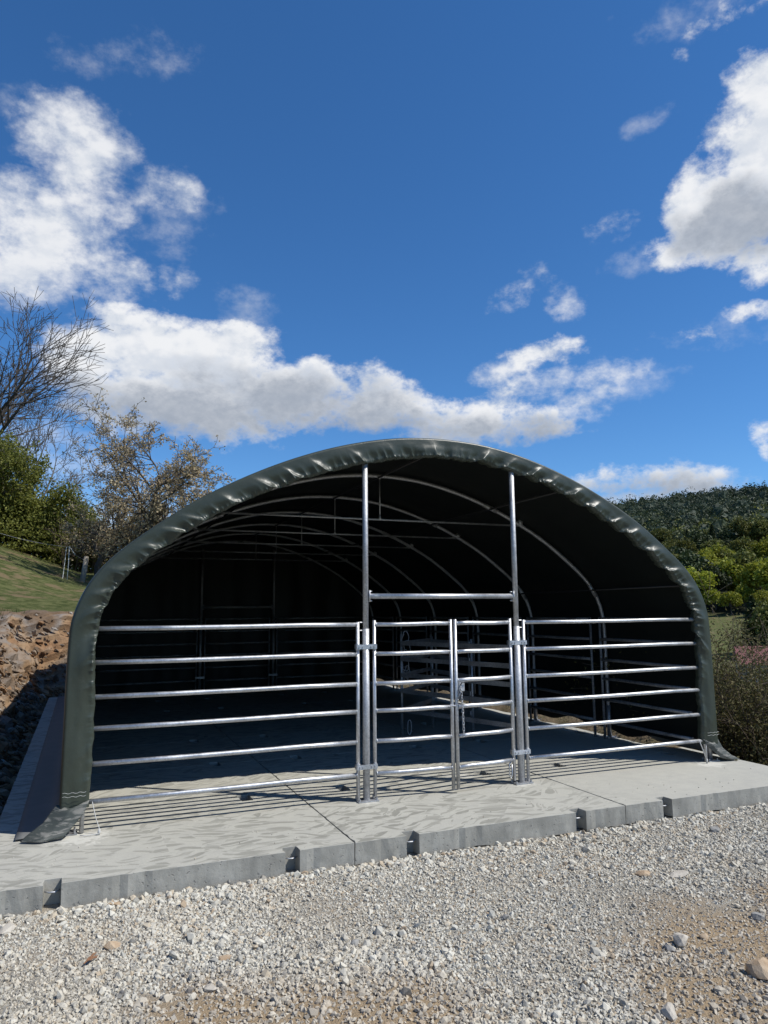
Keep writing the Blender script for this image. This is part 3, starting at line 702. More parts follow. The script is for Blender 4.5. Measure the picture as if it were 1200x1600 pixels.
for j in range(7):
    for i in range(3):
        s_o = bpy.data.objects.new('slab', sm); COL.objects.link(s_o); s_o.parent = floor
        s_o.location = (-3.07 + i * SW, -1.107 + j * SD, (0, 0.0, 0.002)[i] - 0.001 * ((i * 7 + j * 3) % 3))
        if j == 0:
            for c3 in (0.48, 2.07):
                mb = MB().tube([(c3 - 0.045, 0.072, -0.06), (c3 - 0.02, 0.045, -0.062), (c3 + 0.02, 0.045, -0.064), (c3 + 0.045, 0.07, -0.06)], 0.006, 8)
                mb.build('lifting_loop', M['steel_dull'], s_o, smooth=True)

# ================================================================== the tunnel shelter
shelter = empty('tunnel_shelter', (XC, 0, 0))
tag(shelter, 'dark green tarpaulin tunnel shelter with galvanised steel arches on a concrete slab', 'shelter')
HALF = [(3.385, 0.0), (3.385, 0.8), (3.38, 1.45), (3.35, 1.72), (3.25, 1.97), (3.08, 2.19), (2.80, 2.43), (2.40, 2.72), (1.95, 2.97), (1.5, 3.17), (1.05, 3.32), (0.6, 3.42), (0.2, 3.46)]
HALF = [(x_ * 1.016, z_) for x_, z_ in HALF]
CTRL = np.array([(-x_, z_) for x_, z_ in HALF] + HALF[::-1])
def catmull(C, n):
    C = np.vstack([2 * C[0] - C[1], C, 2 * C[-1] - C[-2]]); out_ = []
    for i in range(1, len(C) - 2):
        t = np.linspace(0, 1, 24, endpoint=False)[:, None]
        p0, p1, p2, p3 = C[i - 1], C[i], C[i + 1], C[i + 2]
        out_.append(0.5 * ((2 * p1) + (p2 - p0) * t + (2 * p0 - 5 * p1 + 4 * p2 - p3) * t ** 2 + (3 * p1 - p0 - 3 * p2 + p3) * t ** 3))
    out_ = np.vstack(out_ + [C[-2][None]])
    L_ = np.concatenate([[0], np.cumsum(np.hypot(*np.diff(out_, axis=0).T))])
    u = np.linspace(0, L_[-1], n)
    return np.stack([np.interp(u, L_, out_[:, 0]), np.interp(u, L_, out_[:, 1])], -1), u
PR, PU = catmull(CTRL, 2401)
PT = np.gradient(PR, axis=0); PT /= np.linalg.norm(PT, axis=1)[:, None]
PN = np.stack([PT[:, 1], -PT[:, 0]], -1)                # inward
for _ in range(30):
    PN[1:-1] = (PN[:-2] + PN[1:-1] * 2 + PN[2:]) / 4
PN /= np.linalg.norm(PN, axis=1)[:, None]
def prof(off, idx): return PR[idx] + PN[idx] * off
LEN = 6 * RIB
# --- cover
sel = np.where((PR[:, 1] > 0.2))[0][::14]
ny = 85; ys_ = np.linspace(0.10, LEN + 0.06, ny)
V = np.zeros((len(sel), ny, 3))
for j, y_ in enumerate(ys_):
    ph = (y_ / RIB) % 1.0
    sag = 0.020 * math.sin(math.pi * ph) ** 2 
    q_ = prof(sag, sel)
    V[:, j, 0] = q_[:, 0]; V[:, j, 1] = y_; V[:, j, 2] = q_[:, 1]
wav = 0.006 * fbm(V[..., 0] * 2 + V[..., 2] * 3, V[..., 1] * 2.2, seed=8) * 2
V[..., 0] += wav * np.sign(V[..., 0]); V[..., 2] += wav
# lower hems: left follows the skirt, right lifts a little between the arches
V[0, :, 2] = 0.16; V[1, :, 2] = np.maximum(V[1, :, 2], 0.18)
V[-1, :, 2] = 0.11 + 0.04 * np.sin(ys_ * 3.1) + 0.02 * np.sin(ys_ * 7.7)
cover = link_mesh('cover', V.reshape(-1, 3), grid_faces(len(sel), ny), M['pvc'], shelter, smooth=True)
md = cover.modifiers.new('thickness', 'SOLIDIFY'); md.thickness = 0.004; md.offset = 1
# added black sheet just inside the green face, painting in the interior shade
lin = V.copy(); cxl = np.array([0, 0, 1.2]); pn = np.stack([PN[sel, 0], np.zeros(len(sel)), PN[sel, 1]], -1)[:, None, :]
link_mesh('shade_lining', (lin + pn * 0.006).reshape(-1, 3), grid_faces(len(sel), ny), M['pvc_in_shade'], cover, smooth=True)
# --- gathered front trim
fi = np.where(PR[:, 1] > 0.20)[0]; fi = fi[::1]; u_ = PU[fi]; nu = len(fi)
vs_ = np.array([0, .06, .12, .18, .23, .28, .33, .39, .45, .51, .57, .63, .68, .73, .78, .82, .86, .89, .92, .95, .98, 1.0, 1.03, 1.07, 1.12])
kv = [0, .10, .17, .22, .6, .9, 1.0, 1.05, 1.12]
ka = [0.003, -0.003, 0.000, 0.010, 0.110, 0.188, 0.208, 0.212, 0.200]
ky = [0.17, 0.06, -0.035, -0.055, -0.062, -0.052, -0.036, -0.005, 0.03]
A_ = np.interp(vs_, kv, ka); Yb = np.interp(vs_, kv, ky)
UU, VV = np.meshgrid(u_, vs_, indexing='ij')
zz = PR[fi, 1]; xx = PR[fi, 0]
low = (1 - sstep(0.75, 1.35, zz))
fr = np.random.default_rng(21)
D_ = np.zeros_like(UU)
def pleats(lo, hi, rise, slant, seed, mirror_x=True):
    # irregular saw-tooth folds: long slack side, short steep side facing the apex
    r_ = np.random.default_rng(seed); cr_ = [u_[0] - 1.0]
    while cr_[-1] < u_[-1] + 1.0:
        zc_ = np.interp(cr_[-1], u_, zz); cr_.append(cr_[-1] + r_.uniform(lo, hi) * (1 + 1.2 * (1 - float(sstep(0.9, 1.5, zc_)))))
    cr_ = np.array(cr_); am = r_.uniform(0.45, 1.25, len(cr_)); sl = r_.uniform(0.5, 1.3, len(cr_))
    sgn = np.where(np.abs(xx) > 0.5, np.sign(xx), xx / 0.5)[:, None]
    q = UU - slant * sgn * (1 - VV) + 0.035 * fbm(UU * 2.5, VV * 1.4, seed=seed + 3) * 2
    i_ = np.clip(np.searchsorted(cr_, q) - 1, 0, len(cr_) - 2); t = (q - cr_[i_]) / (cr_[i_ + 1] - cr_[i_])
    t = np.where(xx[:, None] > 0, 1 - t, t)
    up_ = np.clip(t / rise, 0, 1) ** 1.5; dn_ = (1 - np.clip((t - rise) / (1 - rise), 0, 1)) ** 1.7
    return np.where(t < rise, up_, dn_) * am[i_]
D_ += 0.052 * pleats(0.20, 0.44, 0.72, 0.24, 5) * sstep(0.20, 0.95, VV) ** 1.1 * (0.25 + 0.75 * (1 - low))[:, None]
D_ += 0.016 * pleats(0.07, 0.17, 0.65, 0.10, 15) * sstep(0.45, 0.95, VV) * (0.35 + 0.65 * (1 - low))[:, None]
D_ -= D_.mean(axis=0)[None, :]
pk = 0.011 * pleats(0.025, 0.085, 0.6, 0.02, 25) + fbm(UU * 15, VV * 1.5, seed=41) * 2 * 0.012 + np.abs(fbm(UU * 30, VV * 2.5, seed=47)) * 0.02
D_ += pk * sstep(0.76, 0.95, VV) * (0.45 + 0.55 * (1 - low))[:, None]
D_ += 0.010 * fbm(UU * 3.1, VV * 2.2, seed=60) * 2 * sstep(0.2, 0.5, VV)
scal = 0.010 * fbm(UU[:, :1] * 11, UU[:, :1] * 0, seed=70) * 2 * sstep(0.7, 1.0, VV)
a_ = A_[None, :] * (1 + 0.06 * np.sin(UU * 1.7)) + scal - 0.25 * D_ * sstep(0.8, 1.0, VV)
yv = Yb[None, :] - D_ * sstep(0.15, 0.4, VV)
Vt = np.stack([PR[fi, 0][:, None] + PN[fi, 0][:, None] * a_, yv, PR[fi, 1][:, None] + PN[fi, 1][:, None] * a_], -1)
trim = link_mesh('front_trim', Vt.reshape(-1, 3), grid_faces(nu, len(vs_)), M['pvc'], shelter, smooth=True)
# --- skirts lying out on the slab and their front flaps
def surf(rows, name, mt, n_=18, wob=0.01, seed=1):
    rows = [np.array(r_, float) for r_ in rows]
    k = max(len(r_) for r_ in rows); R2 = []
    for r_ in rows:
        R2.append(np.stack([np.interp(np.linspace(0, 1, n_), np.linspace(0, 1, len(r_)), r_[:, c3]) for c3 in range(3)], -1))
    G_ = np.stack(R2, 0); m2 = 10
    t = np.linspace(0, 1, m2); G2 = np.stack([[np.interp(t, np.linspace(0, 1, len(R2)), G_[:, i, c3]) for i in range(n_)] for c3 in range(3)], -1)
    G2 = G2.reshape(n_, m2, 3)
    w_ = wob * 2 * fbm(G2[..., 0] * 5, G2[..., 1] * 2.0 + G2[..., 2] * 5, seed=seed)
    G2[..., 2] += np.abs(w_); G2[..., 1] -= w_
    o_ = link_mesh(name, G2.reshape(-1, 3), grid_faces(n_, m2), mt, shelter, smooth=True)
    md_ = o_.modifiers.new('thickness', 'SOLIDIFY'); md_.thickness = 0.005; md_.offset = 0
    return o_
yl = np.linspace(-0.03, LEN + 0.05, 40)
def run(x_, z_, y0=-0.03, y1=LEN + 0.05): return [(x_ , y_, z_) for y_ in np.linspace(y0, y1, 40)]
surf([run(-3.435, 0.24), run(-3.455, 0.10), run(-3.50, 0.04), run(-3.62, 0.022), run(-3.74, 0.014)], 'ground_skirt', M['pvc_matte'], 60, 0.012, 5)
surf([run(3.435, 0.26, 0, 1.25), run(3.46, 0.13, 0, 1.2), run(3.5, 0.06, -0.04, 1.0), run(3.66, 0.018, -0.08, 0.75)], 'ground_skirt', M['pvc_matte'], 30, 0.012, 6)
surf([[(-3.46, -0.02, 0.24), (-3.35, -0.08, 0.215), (-3.22, -0.04, 0.26)], [(-3.55, -0.05, 0.12), (-3.42, -0.11, 0.11), (-3.255, -0.07, 0.17)], [(-3.66, -0.08, 0.045), (-3.52, -0.14, 0.045), (-3.33, -0.10, 0.085)], [(-3.70, -0.10, 0.014), (-3.56, -0.17, 0.010), (-3.40, -0.14, 0.018)]], 'skirt_flap', M['pvc_dusty'], 24, 0.010, 7)
surf([[(3.22, -0.04, 0.26), (3.32, -0.07, 0.215), (3.46, -0.02, 0.24)], [(3.28, -0.05, 0.17), (3.38, -0.08, 0.12), (3.50, -0.05, 0.14)], [(3.38, -0.07, 0.085), (3.50, -0.10, 0.05), (3.60, -0.07, 0.06)], [(3.44, -0.08, 0.04), (3.58, -0.10, 0.012), (3.70, -0.09, 0.014)]], 'skirt_flap', M['pvc_dusty'], 24, 0.010, 8)
# stitched pale seams across the trim feet
for sx in (-1, 1):
    for dz in (0.0, 0.028):
        MB().tube([(sx * (3.42 - 0.17 * t), -0.082 - 0.012 * math.sin(t * 3.1), 0.305 + dz + 0.004 * math.sin(t * 19)) for t in np.linspace(0, 1, 14)], 0.0016, 5).build('seam', M['cord'], trim)
# --- arches
ridx = np.linspace(0, len(PR) - 1, 90).astype(int)
q_ = prof(0.060, ridx); q_[:, 1] = np.maximum(q_[:, 1], 0.004)
rib0 = MB().tube([(a, 0, b_) for a, b_ in q_], 0.026, 12).build('arch_rib', M['steel_dull'], shelter, smooth=True)
plate = MB().box((0, 0, 0.006), (0.16, 0.14, 0.010))
for sx in (-0.06, 0.06):
    for sy in (-0.05, 0.05): plate.tube([(sx, sy, 0.010), (sx, sy, 0.03)], 0.009, 6)
plate_o = plate.build('foot_plate', M['steel_dull'], rib0); plate_o.location = (-3.38, 0, 0)
same(plate_o, 'foot_plate', rib0, (3.38, 0, 0))
sleeve = MB().tube([(0, 0, 0.0), (0, 0, 0.42)], 0.031, 12).build('foot_sleeve', M['steel_dull'], rib0, smooth=True); sleeve.location = (-3.38, 0, 0.01)
same(sleeve, 'foot_sleeve', rib0, (3.38, 0, 0.01))
for xj in (-3.265, 3.265, -1.62, 1.62):
    i_ = int(np.argmin(np.abs(PR[:, 0] - xj) + (PR[:, 1] < 1.2) * 9)); a0 = prof(0.060, np.array([i_ - 22]))[0]; a1 = prof(0.060, np.array([i_ + 22]))[0]
    MB().tube([(a0[0], 0, a0[1]), (a1[0], 0, a1[1])], 0.0305, 10).build('sleeve_joint', M['steel_dull'], rib0, smooth=True)
rib0.location = (0, 0.035, 0)
tie_mb = MB().tube([(-2.03, 0, 2.855), (2.03, 0, 2.855)], 0.0125, 8)
for sx in (-1, 1):
    tie_mb.tube([(sx * 1.93, 0, 2.855), (sx * 2.055, 0, 2.905)], 0.011, 6); tie_mb.box((sx * 2.06, 0, 2.90), (0.05, 0.05, 0.07))
tie0 = tie_mb.build('tie_rod', M['steel_dull'], shelter, smooth=True)
hang = MB().tube([(0.02, 0, 2.865), (0.02, 0, 3.40)], 0.0085, 8).tube([(0.02, 0, 2.845), (0.02, 0, 2.91)], [0.022, 0.009], 8).tube([(0.02, 0, 3.36), (0.02, 0, 3.41)], [0.010, 0.024], 8).build('hanger', M['steel_dull'], tie0, smooth=True)
tie0.location = (0, RIB, 0)
for k in range(1, 7):
    r_ = copy_tree(rib0, shelter); r_.location = (0, k * RIB - (0.05 if k == 6 else 0), 0)
    if 2 <= k <= 5: t_ = copy_tree(tie0, shelter); t_.location = (0, k * RIB, 0)
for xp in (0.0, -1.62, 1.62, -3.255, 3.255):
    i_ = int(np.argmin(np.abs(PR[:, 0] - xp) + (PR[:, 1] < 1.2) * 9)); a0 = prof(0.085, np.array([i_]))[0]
    MB().tube([(a0[0], 0.03, a0[1]), (a0[0], LEN, a0[1])], 0.013, 8).build('purlin', M['black'], shelter, smooth=True)  # tubes coloured black to stand in for the shade under the roof
# --- end frame: two posts and a crossbar, front and back
def end_frame(y_, sg):
    for x_ in (0.0, GW):
        lx = x_ - XC
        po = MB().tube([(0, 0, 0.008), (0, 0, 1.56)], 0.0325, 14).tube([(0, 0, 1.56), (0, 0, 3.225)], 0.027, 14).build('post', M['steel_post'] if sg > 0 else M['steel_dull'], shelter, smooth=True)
        po.location = (lx, y_, 0)
        pl = MB().box((0, 0, 0.006), (0.20, 0.13, 0.010))
        for a in (-0.085, 0.085): pl.tube([(a, 0.045, 0.01), (a, 0.045, 0.035)], 0.010, 6).tube([(a, -0.045, 0.01), (a, -0.045, 0.03)], 0.010, 6)
        pl.build('base_plate', M['steel_dull'], po)
        for zc_ in (1.393, 0.304):
            cl = MB().box((0, -0.030, zc_), (0.20, 0.007, 0.042)).box((0, 0.030, zc_), (0.20, 0.007, 0.042))
            for a in (-0.075, 0.075, -0.043, 0.043): cl.tube([(a, -0.046, zc_), (a, 0.046, zc_)], 0.008, 6)
            for a in (-1, 1): cl.tube([(a * 0.082, 0, zc_ - 0.026), (a * 0.082, 0, zc_ + 0.026)], 0.0235, 12)
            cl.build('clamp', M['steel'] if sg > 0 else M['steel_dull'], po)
        for zb_ in (1.62, 1.545): MB().tube([(-0.03 if lx < 0 else 0.03, 0, zb_), (-0.062 if lx < 0 else 0.062, 0, zb_)], 0.006, 6).build('bolt', M['steel_dull'], po)
    cb = MB().tube([(-XC + 0.025, 0, 1.868), (GW - XC - 0.025, 0, 1.868)], 0.0265, 14)
    for a, sgn in ((-XC, 1), (GW - XC, -1)):
        cb.box((a + sgn * 0.034, 0, 1.868), (0.008, 0.06, 0.11))
        for dz in (-0.045, 0.045): cb.tube([(a + sgn * 0.03, 0, 1.868 + dz), (a + sgn * 0.065, 0, 1.868 + dz)], 0.006, 6)
    cb = cb.build('crossbar', M['steel'] if sg > 0 else M['steel_dull'], shelter, smooth=True); cb.location = (0, y_, 0)
end_frame(0.0, 1); end_frame(LEN - 0.12, -1)
capo = MB().tube([(0, 0, 0), (0, 0, 0.03), (0, 0, 0.045)], [0.020, 0.020, 0.010], 10).build('tube_cap', M['cord'], shelter, smooth=True); capo.location = (GW - XC + 0.052, 0.03, 1.40)
mb = MB().tube([(0, 0, 0.012), (0, 0, 1.40)], 0.017, 10).build('brace_tube', M['steel'], shelter, smooth=True); mb.location = (GW - XC + 0.050, 0.035, 0)
# --- back wall curtain
nx_, nz_ = 160, 30
bw = np.linspace(-3.425, 3.425, nx_); top_z = np.interp(bw, PR[(PR[:, 1] > 1.5), 0], PR[(PR[:, 1] > 1.5), 1]) + 0.004
BWX, BT = np.meshgrid(bw, np.linspace(0, 1, nz_), indexing='ij')
BWZ = -0.03 + (np.maximum(top_z, 1.6)[:, None] + 0.03) * BT
BWY = LEN + 0.045 - 0.05 * BT ** 4 + 0.035 * np.sin(BWX * 9 + 2 * fbm(BWX * 2, BT, seed=4)) * (1 - 0.7 * BT) + 0.05 * fbm(BWX * 3, BT * 3, seed=14)
link_mesh('back_wall', np.stack([BWX, BWY, BWZ], -1).reshape(-1, 3), grid_faces(nx_, nz_), M['pvc_in_shade'], shelter, smooth=True)  # interior shade is put into the wall's colour as well
# --- tie cords at the front feet
MB().tube([(-3.20, -0.03, 0.24), (-3.17, -0.05, 0.12), (-3.13, -0.10, 0.02), (-3.15, -0.11, 0.012), (-3.24, -0.12, 0.010), (-3.28, -0.10, 0.012)], 0.0036, 6).tube([(-3.145, -0.10, 0.0), (-3.14, -0.10, 0.045)], 0.011, 6).build('tie_cord', M['cord'], shelter, smooth=True)
MB().tube([(3.17, -0.03, 0.25), (3.20, -0.05, 0.14), (3.225, -0.07, 0.02), (3.25, -0.05, 0.14), (3.27, -0.03, 0.25)], 0.0055, 6).tube([(3.225, -0.07, 0.0), (3.225, -0.07, 0.05)], 0.011, 6).build('tie_cord', M['cord'], shelter, smooth=True)

# ================================================================== tubular cattle panels and gates
ZS = (1.60, 1.325, 1.05, 0.80, 0.525, 0.235)
_mesh = {}
def panel(name, label, p0, p1, cat, group=None, dull=False, zs=ZS, rr=0.0200, pr=0.0175, ztop=1.62, zbot=0.008, flat=False, ends=(0, 1)):
    p0 = Vector((p0[0], p0[1], 0)); p1 = Vector((p1[0], p1[1], 0)); d_ = p1 - p0; L_ = d_.length
    root = empty(name, p0, math.atan2(d_.y, d_.x)); tag(root, label, cat, group)
    mt = (M['steel_dull'] if flat else M['steel_shaded']) if dull else M['steel']
    k1 = ('post', round(ztop, 3), zbot, pr, dull)
    for x_ in [e_ * L_ for e_ in ends]:
        if k1 not in _mesh: o_ = MB().tube([(0, 0, zbot), (0, 0, ztop + 0.004)], pr, 12).build('upright', mt, root, smooth=True); _mesh[k1] = o_.data
        else: o_ = bpy.data.objects.new('upright', _mesh[k1]); COL.objects.link(o_); o_.parent = root
        o_.location = (x_, 0, 0)
    k2 = ('rail', round(L_, 3), rr, flat, dull)
    for z_ in zs:
        if k2 not in _mesh:
            mb_ = MB()
            if flat: mb_.box((L_ / 2, -0.022, 0), (L_ - 0.02, 0.016, 0.058))
            else:
                mb_.tube([(pr * 0.7, 0, 0), (L_ * 0.3, 0.002, -0.003), (L_ * 0.55, -0.001, -0.001), (L_ * 0.78, 0.002, 0.003), (L_ - pr * 0.7, 0, 0)], rr, 14)
                for x_ in (pr * 0.9, L_ - pr * 0.9): mb_.tube([(x_ - 0.004, 0, 0), (x_ + 0.004, 0, 0)], rr * 1.14, 14)
            o_ = mb_.build('rail', mt, root, smooth=not flat); _mesh[k2] = o_.data
        else: o_ = bpy.data.objects.new('rail', _mesh[k2]); COL.objects.link(o_); o_.parent = root
        o_.location = (0, 0, z_)
    return root
panel('cattle_panel', 'wide six-rail galvanised panel left of the gate, across the shelter front', (-2.42, 0), (-0.082, 0), 'panel', 'front panels')
panel('cattle_panel', 'six-rail galvanised panel right of the gate, across the shelter front', (1.755, 0), (4.13, 0), 'panel', 'front panels')
gl = panel('gate_leaf', 'left leaf of the front double gate, plain six-rail galvanised', (0.084, -0.004), (0.858, -0.085), 'gate', 'front gate leaves', ztop=1.635, zbot=0.035)
gr = panel('gate_leaf', 'right leaf of the front double gate, carrying latch and chain', (1.588, -0.004), (0.903, -0.095), 'gate', 'front gate leaves', ztop=1.635, zbot=0.035)
stub = MB().tube([(0.745, -0.03, 0.82), (0.80, -0.045, 0.815)], 0.008, 8).build('latch_pin', M['steel'], gl)
Lr = math.hypot(0.685, 0.091)
lb = MB().box((Lr - 0.055, 0.0, 1.0), (0.075, 0.030, 0.115)).build('latch_box', M['steel_dull'], gr)
bv = lb.modifiers.new('bevel', 'BEVEL'); bv.width = 0.006; bv.segments = 2
MB().tube([(Lr - 0.03, 0.026, 0.96), (Lr - 0.03, 0.034, 1.01), (Lr - 0.04, 0.036, 1.028), (Lr - 0.10, 0.036, 1.032)], 0.006, 8).build('latch_handle', M['black'], lb, smooth=True)
MB().tube([(0.03, 0, 0.22), (0.06, 0, 0.20), (0.062, 0, 0.09), (0.045, 0, 0.06), (0.028, 0, 0.09), (0.028, 0, 0.19)], 0.007, 8).build('drop_bolt', M['steel'], gr, smooth=True)
# chain
def chain(pts, link_l=0.036):
    mb_ = MB(); pts = [Vector(p_) for p_ in pts]
    tot = sum((b_ - a).length for a, b_ in zip(pts[:-1], pts[1:])); n_ = int(tot / (link_l * 0.74)); k = 0
    for i in range(n_):
        t = (i + 0.5) / n_ * tot
        for a, b_ in zip(pts[:-1], pts[1:]):
            l_ = (b_ - a).length
            if t <= l_: break
            t -= l_
        c3 = a + (b_ - a) * (t / l_); ax = (b_ - a).normalized()
        side = Vector((1, 0, 0)) if i % 2 else Vector((0, 1, 0)); side = (side - ax * side.dot(ax)).normalized()
        h_ = link_l / 2; w_ = 0.010
        loop = [c3 + ax * (h_ * math.sin(a2) * (1.0)) + side * (w_ * math.cos(a2)) for a2 in np.linspace(0, 2 * math.pi, 12, endpoint=False)]
        mb_.tube(loop, 0.0032, 6, closed=True)
    return mb_
ca = Vector((0.936, -0.130, 0.985))
o = chain([ca + Vector((-0.035, 0.02, -0.14)), ca, ca + Vector((0.012, -0.005, -0.20)), ca + Vector((0.018, -0.006, -0.46))]).build('chain', M['steel'], smooth=True)
tag(o, 'thin steel chain hanging from the latch of the right gate leaf', 'chain')

# back end of the shelter, the mirror of the front
yb = LEN - 0.12
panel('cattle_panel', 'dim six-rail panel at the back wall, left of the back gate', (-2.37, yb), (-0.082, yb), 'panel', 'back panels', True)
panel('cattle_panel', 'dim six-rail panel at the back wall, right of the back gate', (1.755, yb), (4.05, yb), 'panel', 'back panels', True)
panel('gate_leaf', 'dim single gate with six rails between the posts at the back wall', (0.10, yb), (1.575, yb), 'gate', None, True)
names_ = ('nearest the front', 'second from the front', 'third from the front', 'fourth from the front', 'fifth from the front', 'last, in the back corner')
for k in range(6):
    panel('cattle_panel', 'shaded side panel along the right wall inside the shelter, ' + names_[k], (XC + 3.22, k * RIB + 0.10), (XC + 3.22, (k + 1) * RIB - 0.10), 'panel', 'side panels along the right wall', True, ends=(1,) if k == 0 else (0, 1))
PZ = (1.28, 1.06, 0.84, 0.62, 0.36)
panel('pen_panel', 'flat-railed pen panel inside the shelter running toward the right gate post', (1.72, 3.07), (2.33, 1.15), 'panel', 'small pen inside the shelter', True, PZ, ztop=1.40, flat=True)
panel('pen_panel', 'flat-railed pen panel inside the shelter, at the far side of the small pen', (1.72, 3.07), (2.62, 3.95), 'panel', 'small pen inside the shelter', True, PZ, ztop=1.36, flat=True)
panel('pen_panel', 'flat-railed pen panel inside the shelter, at the right side of the small pen', (2.44, 3.55), (2.42, 2.30), 'panel', 'small pen inside the shelter', True, PZ, ztop=1.34, flat=True)
mb = MB()
rg = random.Random(5)
for k in range(5):
    z0 = 1.36 - k * 0.16; pts = []
    for t in np.linspace(0, 2 * math.pi, 14, endpoint=False):
        pts.append((0.05 + 0.05 * math.cos(t) * (1 + 0.3 * rg.uniform(-1, 1)) + 0.02 * (k % 2), -0.035 + 0.02 * math.sin(2 * t), z0 + (0.09 + 0.03 * (k % 3)) * math.sin(t)))
    mb.tube(pts, 0.006, 6, closed=True)
o = mb.build('rope_halter', M['rope'], smooth=True, loc=(1.72, 3.07, 0)); tag(o, 'grey rope halter looped over the post of the small pen', 'rope')
mb = MB().tube([(0.07 + 0.03 * math.cos(t), -0.03, 0.19 + 0.10 * math.sin(t)) for t in np.linspace(0, 2 * math.pi, 20, endpoint=False)], 0.008, 6, closed=True)
o = mb.build('rope_ring', M['rope'], smooth=True, loc=(1.74, 3.05, -0.07)); tag(o, 'oval steel ring leaning at the foot of the pen post', 'ring')

# ================================================================== trees and shrubs
def prisms(segs, n=4):
    A = np.array([s_[0] for s_ in segs]); B = np.array([s_[1] for s_ in segs]); ra = np.array([s_[2] for s_ in segs]); rb_ = np.array([s_[3] for s_ in segs])
    t = B - A; t /= np.maximum(np.linalg.norm(t, axis=1), 1e-6)[:, None]
    up = np.where(np.abs(t[:, 2:3]) < 0.9, np.array([[0, 0, 1.0]]), np.array([[1.0, 0, 0]]))
    u = np.cross(t, up); u /= np.linalg.norm(u, axis=1)[:, None]; w_ = np.cross(t, u)
    an = np.arange(n) * 2 * math.pi / n
    ring = u[:, None] * np.cos(an)[None, :, None] + w_[:, None] * np.sin(an)[None, :, None]
    V = np.concatenate([A[:, None] + ring * ra[:, None, None], B[:, None] + ring * rb_[:, None, None]], 1)
    k = np.arange(n); f = np.stack([k, (k + 1) % n, n + (k + 1) % n, n + k], -1)
    F = (f[None] + (2 * n) * np.arange(len(segs))[:, None, None]).reshape(-1, 4)
    return V.reshape(-1, 3), F
def leaves(C, size, r_, stretch=1.5, var=0.35, droop=None):
    n = len(C); Q = rand_rot(n)
    s_ = size * r_.uniform(1 - var, 1 + var, n)
    q = np.array([(-0.5 * stretch, 0, 0), (0, -0.42, 0.08), (0.5 * stretch, 0, 0), (0, 0.42, 0.08)])
    V = np.einsum('nij,kj->nki', Q, q) * s_[:, None, None] + C[:, None, :]
    return V.reshape(-1, 3), np.arange(4 * n).reshape(-1, 4), np.repeat(np.clip(r_.beta(2, 2, n), 0, 1), 4)
def grow(seed, height, r0, levels, kids, ang, ratio, wig=0.16, upw=0.10, trunk_frac=0.35, lean=(0, 0), nseg=5, spread0=None):
    r_ = random.Random(seed); segs = []; tips = []
    def br(p, d_, L_, rad, lv):
        k = max(2, nseg - lv) if lv < levels else 2
        pts = [p]; rr = [rad]; cur = d_.copy()
        for i in range(k):
            cur = (cur + Vector((r_.gauss(0, wig), r_.gauss(0, wig), r_.gauss(0, wig) + upw * (lv > 0)))).normalized()
            p2 = pts[-1] + cur * (L_ / k); r2 = rad * (1 - 0.62 * (i + 1) / k)
            segs.append((tuple(pts[-1]), tuple(p2), rr[-1], r2)); pts.append(p2); rr.append(r2)
            if lv >= levels - 1: tips.append(tuple(p2))
        if lv >= levels: return
        nk = kids[min(lv, len(kids) - 1)]
        for j in range(nk):
            t = trunk_frac + (1 - trunk_frac) * ((j + r_.uniform(0.1, 0.9)) / nk) if lv == 0 else r_.uniform(0.18, 1.0)
            x_ = t * k; i = min(k - 1, int(x_)); f_ = x_ - i
            q = pts[i].lerp(pts[i + 1], f_); rq = rr[i] + (rr[i + 1] - rr[i]) * f_
            base = (pts[i + 1] - pts[i]).normalized()
            an = math.radians(ang[min(lv, len(ang) - 1)] * r_.uniform(0.7, 1.3)); az_ = j * 2.399 + r_.uniform(-0.6, 0.6)
            a = base.orthogonal().normalized(); b_ = base.cross(a)
            nd = base * math.cos(an) + (a * math.cos(az_) + b_ * math.sin(az_)) * math.sin(an)
            br(q, nd.normalized(), L_ * ratio[min(lv, len(ratio) - 1)] * r_.uniform(0.65, 1.15) * (1.15 - 0.45 * t * (lv == 0)), max(rq * 0.62, 0.0035), lv + 1)
    br(Vector((0, 0, 0)), Vector((lean[0], lean[1], 1)).normalized(), height, r0, 0)
    return segs, np.array(tips)
def on_land(x_, y_, dz=-0.1): return (x_, y_, float(land(np.array([x_]), np.array([y_]))[0]) + dz)
def polar(az_deg, dist):
    a = math.radians(az_deg); return CAMP.x + dist * math.sin(a), CAMP.y + dist * math.cos(a)
def tree_obj(name, label, cat, loc, segs, leafdef=None, bark='bark', group=None, nside=4, minr=0.0):
    root = empty(name, loc); tag(root, label, cat, group)
    if minr: segs = [(a, b_, max(c3, minr), max(d_, minr)) for a, b_, c3, d_ in segs]
    V, F = prisms(segs, nside); link_mesh('trunk', V, F, M[bark], root, smooth=True)
    if leafdef:
        C, size, mt, st = leafdef; r_ = np.random.default_rng(len(C))
        V, F, a = leaves(C, size, r_, st); link_mesh('crown', V, F, M[mt], root, attr=a)
    return root
def around(tips, n, sd, seed):
    r_ = np.random.default_rng(seed); return tips[r_.integers(0, len(tips), n)] + r_.normal(0, sd, (n, 3))

